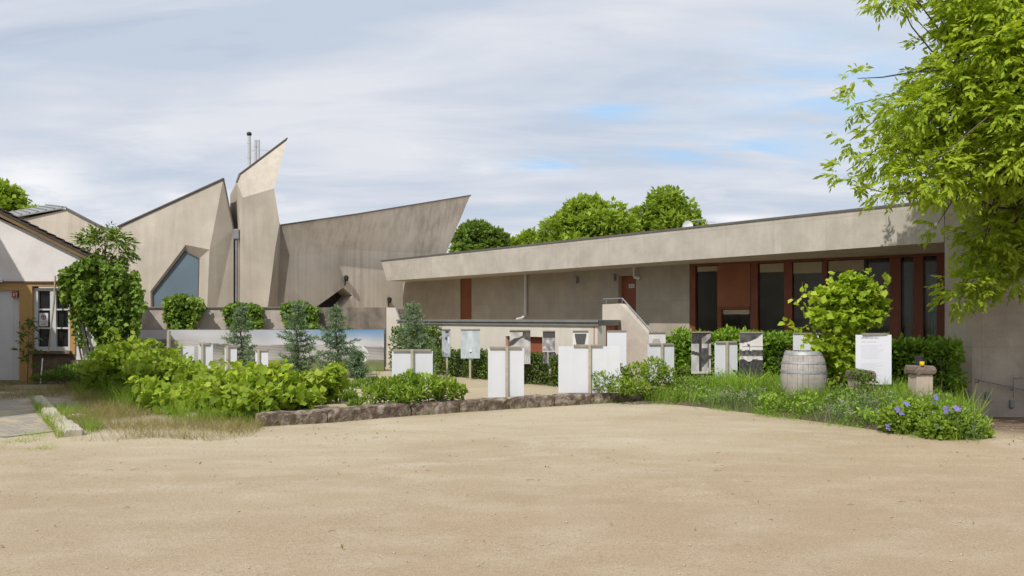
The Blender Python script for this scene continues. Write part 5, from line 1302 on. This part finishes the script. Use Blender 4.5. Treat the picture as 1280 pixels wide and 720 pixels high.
# creeping plant over the low pillar
shrub('creeping_plant', 'small creeping plant growing over the cap of the lower stone pillar', [B(1078, 470, 13.7, .13, .10), B(1086, 478, 13.65, .12, .12), B(1082, 488, 13.6, .12, .1), B(1070, 466, 13.75, .1, .05)], 420, 'leaf_box', .05, base=.1)

# ---- the vines on the left
VG = 'sprawling grape vines on the left'
vines = [('grape vine sprawling nearest the farmhouse ivy, darker and highest at the left', [B(150, 455, 18.2, .6, .45), B(135, 470, 18.0, .5, .35), B(170, 448, 18.0, .5, .45), B(188, 462, 17.4, .5, .4)], 'leaf_vine'),
         ('broad grape vine with large leaves below the wooden vine post', [B(200, 458, 17.0, .5, .36), B(222, 470, 16.4, .5, .36), B(250, 478, 15.9, .46, .34), B(190, 478, 16.2, .45, .35)], 'leaf_vine'),
         ('grape vine in the middle of the tangle in front of the white boards', [B(268, 486, 15.2, .42, .34), B(290, 488, 14.8, .42, .34), B(255, 495, 14.8, .4, .3), B(302, 480, 15.2, .32, .3)], 'leaf_vine'),
         ('grape vine with the tallest yellow green shoots, beside the narrow board', [B(318, 484, 14.2, .34, .34), B(338, 482, 14.2, .30, .32), B(325, 492, 13.7, .40, .38), B(350, 486, 14.0, .34, .32)], 'leaf_vine'),
         ('low pale grape vine shoots spilling onto the dry grass at the front', [B(205, 500, 14.6, .42, .22), B(228, 506, 14.3, .42, .22), B(255, 508, 14.0, .4, .24), B(190, 492, 15.2, .35, .22)], 'leaf_vine'),
         ('grape vine spilling over the left end of the low stone wall', [B(296, 504, 13.5, .34, .28), B(310, 512, 13.2, .28, .22), B(330, 505, 13.1, .26, .2), B(284, 494, 13.9, .34, .3)], 'leaf_vine'),
         ('grape vine trailing right along the top of the low stone wall', [B(366, 488, 14.0, .32, .26), B(388, 490, 14.2, .30, .24), B(410, 486, 14.4, .28, .26), B(418, 476, 14.5, .18, .22), B(376, 500, 13.5, .36, .14), B(352, 500, 13.3, .3, .18)], 'leaf_vine')]
for k, (lab, blobs, mt) in enumerate(vines):
    t = shrub('grape_vine', lab, blobs, 820 if k else 1150, mt, .12 if k else .11, 'vine', VG, 'vine', base=.02, stems=16, up=.25, dirs=.6, shell=.0, vary=.5)
    SH = []; s_ = MB()
    for b_ in blobs:
        for j in range(8):
            c = np.array(b_[0]); a = RNG.uniform(0, 6.28); e = c + b_[1] * np.array([math.cos(a) * 1.15, math.sin(a) * .6 - .3, RNG.uniform(.5, 1.4)])
            s_.tube([Vector(c), Vector((c + e) / 2 + np.array([0, 0, .04])), Vector(e)], [.007, .005, .002], 5)
            for q in np.linspace(.4, 1, 7): SH.append(c + (e - c) * q + RNG.normal(0, .03, 3))
    s_.build('shoot', M['twig'], t)
    leaf_mesh('shoot_leaves', np.array(SH), M['leaf_gold'] if k in (3, 4) else M['leaf_vine'], t, size=.095, dirs=np.array([0, -.4, -.1]), shape='vine', tint=RNG.uniform(.5, 1, len(SH)), up=.7, fold=.3)
shrub('dark_shrub', 'dark green shrub under the ivy at the foot of the farmhouse corner', [B(132, 455, 19.6, .45, .4), B(150, 462, 19.2, .5, .4), B(118, 468, 19.4, .4, .3), B(165, 455, 19.4, .4, .4)], 2600, 'leaf_ivy', .09, base=0, shape='oval')
shrub('weeds', 'patch of low green weeds below the farmhouse window', [B(70, 470, 20.6, .35, .12), B(88, 466, 20.4, .4, .18), B(105, 464, 20.2, .35, .22), B(55, 473, 20.7, .3, .09)], 1600, 'leaf_ivy', .08, base=-.02, shape='leaf', aspect=.35, up=1)
# sapling at the house door
c = at(34, 470, 20.7); sp = plant('sapling', 'thin leafy sapling growing between the garage door and the window', 'sapling', (c.x, 20.7, 0))
s_ = MB(); s_.tube([(c.x, 20.7, 0), (c.x + .04, 20.7, .8), at(36, 402, 20.7)], [.016, .012, .005], 6); P = []; D = []
for k in range(15):
    f = .3 + .7 * k / 14; q = Vector((c.x + .04 * f, 20.7, at(0, 402, 20.7).z * f)); a = k * 2.4; e = q + Vector((math.cos(a) * .3 * (1.2 - .7 * f), math.sin(a) * .25, .07)); s_.tube([q, e], [.006, .002], 5)
    for j in range(11): P.append(np.array(q.lerp(e, .25 + .75 * j / 10))); D.append(np.array([math.cos(a) * .5, math.sin(a) * .5, -.1]))
s_.build('stem', M['twig'], sp); leaf_mesh('foliage', np.array(P), M['leaf_dark'], sp, size=.14, aspect=.32, dirs=np.array(D), tint=RNG.uniform(.3, 1, len(P)))

# ---- grasses: nobody could count these
def blades(name, pts, mat, h, w=.035, up=2.2, tint=None, vary=.5): return leaf_mesh(name, pts, M[mat], None, size=h, aspect=w, dirs=np.array([0, 0, up]), tint=tint, shape='blade', kind='stuff', vary=vary)
def ground_pts(poly_px, n, z=0.0, clump=.0):
    poly = [tuple(gp(px, py).xy) for px, py in poly_px]; q = in_poly(poly, n if not clump else int(n * 2.2))
    if clump:
        v = noise3(np.stack([q[:, 0], q[:, 1], q[:, 0] * 0], -1), clump); q = q[(v + RNG.normal(0, .28, len(v))) > .05][:n]
    return np.stack([q[:, 0], q[:, 1], np.full(len(q), z) + ground_z(q[:, 0], q[:, 1])], -1)
dry = ground_pts([(62, 545), (75, 508), (110, 492), (160, 500), (215, 512), (300, 522), (330, 532), (318, 545), (262, 552), (200, 548), (130, 552), (90, 552)], 11000, 0, 2.0)
blades('dry_grass', dry, 'dry_grass', .16, .04, 1.2)
dry2 = ground_pts([(0, 480), (110, 478), (160, 490), (120, 505), (60, 505), (36, 498), (0, 502)], 5000, 0, 1.8); blades('sparse_grass', dry2, 'dry_grass', .12, .05, 1.3, RNG.uniform(0, .5, len(dry2)))
gg = np.concatenate([ground_pts([(85, 478), (150, 470), (200, 500), (150, 512), (95, 498)], 4500, 0, 2.4), ground_pts([(40, 498), (62, 520), (88, 545), (72, 548), (44, 515)], 900, 0, 4), ground_pts([(60, 512), (100, 510), (130, 536), (110, 545), (90, 535)], 900, 0, 3), ground_pts([(220, 500), (310, 505), (330, 525), (300, 532), (230, 520)], 3500, 0, 2)])
blades('green_grass', gg, 'grass', .17, .05, 1.6)
sm = ground_pts([(0, 540), (60, 535), (75, 560), (0, 568)], 700, 0, 5); blades('paving_weeds', sm, 'grass', .05, .12, .8, RNG.uniform(.4, 1, len(sm)))
tg = ground_pts([(115, 488), (175, 478), (230, 505), (320, 520), (335, 534), (290, 534), (215, 526), (150, 510)], 5000, 0, 2.6); blades('tall_weeds', tg, 'grass', .18 + .26 * RNG.uniform(0, 1, len(tg)), .022, 2.0, RNG.uniform(.1, .9, len(tg)))
# weeds and litter creeping out over the yard's edges
ew = []
for (x0_, y0_), (x1_, y1_) in list(zip(WALL[:-1], WALL[1:])):
    m_ = int(70 * math.dist((x0_, y0_), (x1_, y1_))); f_ = RNG.uniform(0, 1, m_); ew.append(np.stack([x0_ + (x1_ - x0_) * f_ + RNG.normal(0, .02, m_), y0_ + (y1_ - y0_) * f_ - np.abs(RNG.normal(0, .05, m_)), f_ * 0], -1))
for a_, b_ in zip(front[:6], front[1:7]):
    m_ = int(260 * (b_ - a_).length); f_ = RNG.uniform(0, 1, m_); o_ = np.abs(RNG.normal(0, .10, m_)); d_ = (b_ - a_).normalized(); ew.append(np.stack([a_.x + (b_.x - a_.x) * f_ + d_.y * o_, a_.y + (b_.y - a_.y) * f_ - d_.x * o_ * 0 - o_ * .9, f_ * 0], -1))
ew = np.concatenate(ew); ew = ew[(noise3(ew, 2.7) + RNG.normal(0, .25, len(ew))) > .0]
blades('edge_weeds', ew, 'grass', .06 + .09 * RNG.uniform(0, 1, len(ew)), .07, .9, RNG.uniform(.1, .9, len(ew)))
fl_ = np.concatenate([np.stack([RNG.normal(6.6, .9, 130), RNG.normal(10.6, .9, 130)], -1), np.stack([RNG.uniform(-8, 8, 150), RNG.uniform(5.5, 14, 150)], -1), np.stack([RNG.normal(-4.6, 1.2, 120), RNG.normal(12.2, .5, 120)], -1)])
fl_ = np.stack([fl_[:, 0], fl_[:, 1], ground_z(fl_[:, 0], fl_[:, 1]) + .006], -1)
leaf_mesh('fallen_leaves', fl_, M['dry_grass'], None, size=.035, aspect=.5, dirs=np.array([0, 0, .05]), spread=1.0, tint=RNG.uniform(0, .5, len(fl_)), up=3, kind='stuff')
# moss and low plants in the garden behind the wall
def gz_pts(poly_px, n, clump=0): 
    poly = [tuple(gp(px, py, GZ).xy) for px, py in poly_px]; q = in_poly(poly, n); return np.stack([q[:, 0], q[:, 1], np.full(n, GZ)], -1)
lo = np.concatenate([gz_pts([(432, 478), (470, 474), (500, 482), (470, 488), (440, 486)], 1300), gz_pts([(425, 492), (442, 490), (446, 500), (430, 502)], 500), gz_pts([(440, 500), (458, 500), (450, 508), (436, 508)], 300), gz_pts([(330, 466), (420, 470), (432, 478), (380, 485), (330, 480)], 2200)])
leaf_mesh('ground_cover', lo, M['leaf_box'], None, size=.09, aspect=.5, dirs=np.array([0, 0, .7]), tint=RNG.uniform(.3, 1, len(lo)), kind='stuff')
ug = gz_pts([(330, 462), (480, 461), (478, 468), (330, 474)], 2600); blades('banner_grass', ug, 'grass', .12, .05, 1.8)

# the flowering bed: front rows thin and silvery, then dense green, with tiny pale pink heads
fp = [tuple(p.xy) for p in front]
bedpoly = fp[:7] + [(6.5, 11.6), (6.7, 13.0), (6.9, 14.6), (5.6, 16.4), (4.4, 17.3), (2.7, 16.35)]
def bed_z(x, y):
    d = np.full(len(x), 9.0)
    for i in range(7):
        a = np.array(fp[i]); b = np.array(fp[i + 1]); t = np.clip(((x - a[0]) * (b - a)[0] + (y - a[1]) * (b - a)[1]) / np.dot(b - a, b - a), 0, 1)
        d = np.minimum(d, np.hypot(x - a[0] - t * (b - a)[0], y - a[1] - t * (b - a)[1]))
    return .165 * sstep(.0, 1.1, d) - .015, d
def bed_pts(n, keep, clump=1.6, lo_=-.3):
    q = in_poly(bedpoly, n * 3); v = noise3(np.stack([q[:, 0], q[:, 1], q[:, 0] * 0 + keep], -1), clump); q = q[(v + RNG.normal(0, .25, len(v))) > lo_][:n]
    z, d = bed_z(q[:, 0], q[:, 1]); return np.stack([q[:, 0], q[:, 1], z], -1), d
p, d = bed_pts(15000, 1.0, 1.9, -.20)
big = noise3(p, 1.6) + .6 * noise3(p + 3, 4.3)
t_ = np.clip(.42 + .25 * big + RNG.normal(0, .17, len(p)), 0, 1)
hgt = (.10 + .16 * sstep(0, .9, d)) * np.clip(1.15 + .75 * big, .35, 2.2)
blades('meadow_plants', p, 'grass', hgt, .05, 1.5, t_, .45)
p, d = bed_pts(5200, 9.0, 2.6, -.1); k = d > .1; p, d = p[k], d[k]
hgt = .17 + .18 * RNG.uniform(0, 1, len(p)) * sstep(0, .6, d); blades('dry_stalks', p, 'dry_grass', hgt, .022, 2.6, RNG.uniform(.1, .7, len(p)))
p, d = bed_pts(5500, 4.0, 1.5, .0); k = (d < 1.7) & (p[:, 0] > 3.2); p, d = p[k], d[k]
sh_ = .22 + .13 * RNG.uniform(0, 1, len(p)); blades('silver_stems', p, 'lavender', sh_, .028, 2.2, RNG.uniform(0, .75, len(p)))
hd = (p + np.stack([0 * sh_, 0 * sh_, sh_ * .9], -1))[::8]; hd = hd + RNG.normal(0, .035, hd.shape)
hd = np.repeat(hd, 5, 0) + RNG.normal(0, .016, (len(hd) * 5, 3))
leaf_mesh('seed_heads', hd, M['lavender'], None, size=.03, aspect=.7, tint=RNG.uniform(.75, 1, len(hd)), kind='stuff')
q = in_poly(bedpoly, 420); z_, d_ = bed_z(q[:, 0], q[:, 1]); k = d_ > .10; q, z_ = q[k], z_[k]
lf = []; lt_ = []
for (x_, y_), zz_ in zip(q, z_):
    r_b = RNG.uniform(.07, .20) * (1 if RNG.uniform() < .8 else 1.3); pp, dd_, uu = blob_points((x_, y_, zz_ + r_b * .5), (r_b, r_b, r_b * RNG.uniform(.8, 1.5)), int(1500 * r_b ** 1.6), .3)
    lf.append(pp); lt_.append(np.clip(RNG.uniform(.1, .65) + .25 * dd_[:, 2] + RNG.normal(0, .12, len(pp)), 0, 1))
lf = np.concatenate(lf); lt_ = np.concatenate(lt_); k = lf[:, 2] > 0; lf, lt_ = lf[k], lt_[k]
leaf_mesh('bed_foliage', lf, M['leaf_laurel'], None, size=.06, aspect=.42, dirs=np.array([0, 0, .7]), tint=lt_, kind='stuff')
# iris-like tufts at the left tip of the bed
for px, lab in ((812, 'first small grass tuft at the left tip of the flower bed by the wall end'), (832, 'second tuft of upright blades from the wall end, in the left tip of the bed'), (852, 'third tuft of upright blades in the left tip of the bed'), (874, 'grass tuft below the timber beam photo board'), (898, 'grass tuft below the narrow white board between two photo boards')):
    c = gp(px, 502 + (px - 812) * .09); c = Vector((c.x, c.y + .15, .02)); n = 90
    t = plant('grass_tuft', lab, 'grass tuft', tuple(c), 'upright grass tufts at the bed edge')
    P = np.array(c) + RNG.normal(0, .07, (n, 3)) * np.array([1, 1, 0]); leaf_mesh('blades', P, M['grass'], t, size=.27, aspect=.07, dirs=np.array([0, 0, 3.0]), tint=RNG.uniform(.3, 1, n), shape='blade')
# geraniums at the near corner
def geranium(px, py, Y, rx, rz, label, flowers, n):
    t = shrub('geranium', label, [B(px, py, Y, rx, rz), B(px - 18, py + 6, Y - .1, rx * .8, rz * .8), B(px + 20, py + 8, Y - .05, rx * .8, rz * .75)], n, 'leaf_bush', .052, 'flowering plant', 'blue flowering geraniums at the bed corner', 'oval', .8, .0, 10, .5, .6, .45)
    me = None
    for fx, fy in flowers:
        c = at(fx, fy, Y - rx * .75)
        if me is None:
            fm_ = MB()
            for k in range(5):
                a = k * 2 * math.pi / 5; ca, sa = math.cos(a), math.sin(a); R3 = Matrix.Rotation(math.radians(55), 3, 'X')
                w_ = .016; pts = [(0, 0, 0), (ca * .022 - sa * w_, sa * .022 + ca * w_, .004), (ca * .042 - sa * w_ * .7, sa * .042 + ca * w_ * .7, .003), (ca * .046, sa * .046, .0), (ca * .042 + sa * w_ * .7, sa * .042 - ca * w_ * .7, .003), (ca * .022 + sa * w_, sa * .022 - ca * w_, .004)]
                fm_.poly([R3 @ Vector(q) for q in pts])
            me = bpy.data.meshes.new('flower'); me.from_pydata([tuple(v) for v in fm_.v], [], fm_.f); me.materials.append(M['petal'])
        o = bpy.data.objects.new('flower', me); C.objects.link(o); o.parent = t; o.location = c - origin_of(t); o.rotation_euler = (random.uniform(-.4, .4), random.uniform(-.3, .3), random.uniform(0, 1)); o.scale = (1.25,) * 3
    return t
geranium(1142, 520, 11.9, .34, .24, 'geranium mound with blue flowers left of the bed corner, below the pale pillar', ((1167, 504), (1170, 497), (1126, 516), (1122, 512), (1133, 505), (1110, 534)), 3000)
geranium(1192, 532, 11.4, .34, .22, 'rightmost geranium mound at the very corner of the bed', ((1217, 531), (1188, 512), (1196, 511), (1182, 513), (1171, 533)), 3000)
q = RNG.normal(0, 1, (60, 3)) * np.array([.09, .05, .02]) + np.array(at(1196, 512, 11.5)); o = leaf_mesh('clover_blossoms', q, M['pink_petal'], None, size=.04, aspect=.9, tint=RNG.uniform(0, 1, 60), kind='stuff')
# ================================================================== light, sky, camera
scn = bpy.context.scene
ELEV, AZ = math.radians(50), (-.5, -.866)          # the sun stands behind the viewer's left shoulder
sun = bpy.data.lights.new('sun', 'SUN'); sun.energy = 3.8; sun.angle = math.radians(.6); sun.color = (1.0, .962, .90)
so = bpy.data.objects.new('sun', sun); C.objects.link(so)
dirv = Vector((AZ[0] * math.cos(ELEV), AZ[1] * math.cos(ELEV), math.sin(ELEV)))
so.rotation_euler = dirv.to_track_quat('Z', 'Y').to_euler(); so.location = (-10, -10, 20)
w = bpy.data.worlds.new('World'); scn.world = w; w.use_nodes = True
n = NT(w); n.n.clear()
sky = n.new('ShaderNodeTexSky', sky_type='NISHITA'); sky.sun_disc = False; sky.sun_elevation = ELEV
sky.sun_rotation = math.atan2(AZ[0], AZ[1]); sky.air_density = 1.0; sky.dust_density = 1.0; sky.ozone_density = 1.5
bg1 = n.new('ShaderNodeBackground'); n.l.new(sky.outputs[0], bg1.inputs['Color']); bg1.inputs['Strength'].default_value = .115
tc = n.new('ShaderNodeTexCoord'); sep = n.new('ShaderNodeSeparateXYZ'); n.l.new(tc.outputs['Generated'], sep.inputs[0])
zz = n.math('ADD', n.math('MAXIMUM', sep.outputs['Z'], 0.0), .16)
cx = n.math('DIVIDE', sep.outputs['X'], zz); cy = n.math('DIVIDE', sep.outputs['Y'], zz)
cmb = n.new('ShaderNodeCombineXYZ'); n.l.new(cx, cmb.inputs[0]); n.l.new(cy, cmb.inputs[1])
def mp(scale, loc=(0, 0, 0)):
    m_ = n.new('ShaderNodeMapping'); n.l.new(cmb.outputs[0], m_.inputs['Vector']); m_.inputs['Scale'].default_value = scale; m_.inputs['Location'].default_value = loc; return m_.outputs['Vector']
cover = n.noise(mp((.55, 1.1, 1), (3.1, 1.7, 0)), 1.0, 6, .55, .5)
cov = n.ramp(cover, [(.22, 0), (.40, 1)])
soft = n.noise(mp((.9, 2.2, 1), (1.0, 4.0, 2)), 1.0, 6, .55, .3)
puff = n.noise(mp((1.3, 1.6, 1), (7, 2, 1)), 1.0, 7, .6, .4)
cc = n.mix(n.ramp(soft, [(.38, 0), (.62, 1)]), (.52, .59, .70), (.715, .735, .79))
cc = n.mix(n.math('MULTIPLY', n.ramp(puff, [(.56, 0), (.70, 1)]), n.ramp(sep.outputs['Z'], [(.10, .8), (.26, .0)])), cc, (.86, .86, .885))
yy = n.math('MAXIMUM', sep.outputs['Y'], .05); ax = n.math('DIVIDE', sep.outputs['X'], yy); az_ = n.math('DIVIDE', sep.outputs['Z'], yy)
def patch(px, py, wx, wy):      # a soft spot of the sky around one direction
    u = n.math('DIVIDE', n.math('SUBTRACT', ax, (px - CX) / F), wx / F); v = n.math('DIVIDE', n.math('SUBTRACT', az_, (HY - py) / F), wy / F)
    return n.math('POWER', 2.718, n.math('MULTIPLY', n.math('ADD', n.math('MULTIPLY', u, u), n.math('MULTIPLY', v, v)), -1.0))
wisp = n.ramp(n.noise(mp((2.2, 5.5, 1), (2, 5, 3)), 1.0, 6, .6, .3), [(.36, 0), (.54, 1)])
wp = n.noise(mp((2.6, 2.6, 1), (5, 1, 3)), 1.0, 7, .62, .4)
blue = n.math('ADD', n.math('ADD', patch(900, 190, 90, 16), patch(690, 205, 45, 9)), n.math('ADD', n.math('MULTIPLY', patch(1040, 110, 130, 70), .7), patch(760, 140, 60, 12)), True)
cc = n.mix(n.math('MULTIPLY', n.math('MULTIPLY', blue, wisp), 1.0), cc, (.38, .63, .93))
white = n.math('ADD', n.math('ADD', patch(40, 228, 70, 34), patch(228, 243, 26, 9)), n.math('ADD', patch(925, 274, 45, 6), patch(700, 228, 0.1, .1)), True)
cc = n.mix(n.math('MULTIPLY', white, n.ramp(wp, [(.36, 0), (.54, .9)])), cc, (.90, .90, .92))
bg2 = n.new('ShaderNodeBackground'); n.l.new(cc, bg2.inputs['Color']); bg2.inputs['Strength'].default_value = 1.07
mx = n.new('ShaderNodeMixShader'); n.l.new(cov, mx.inputs[0]); n.l.new(bg1.outputs[0], mx.inputs[1]); n.l.new(bg2.outputs[0], mx.inputs[2])
out = n.new('ShaderNodeOutputWorld'); n.l.new(mx.outputs[0], out.inputs['Surface'])

cam = bpy.data.cameras.new('camera'); co_ = bpy.data.objects.new('camera', cam); C.objects.link(co_)
co_.location = (0, 0, H); co_.rotation_euler = (math.radians(90), 0, 0)
cam.sensor_width = 36; cam.lens = 36 * F / 1280; cam.shift_y = (HY - 360) / 1280; cam.clip_end = 3000; cam.clip_start = .1
scn.camera = co_
scn.view_settings.view_transform = 'Standard'; scn.view_settings.look = 'None'; scn.view_settings.exposure = 0; scn.view_settings.gamma = 1
scn.render.resolution_x, scn.render.resolution_y = 1024, 576
try:
    scn.cycles.use_denoising = True; scn.cycles.max_bounces = 8; scn.cycles.transparent_max_bounces = 12
except Exception: pass
for o in bpy.data.objects:
    if 'org' in o: del o['org']
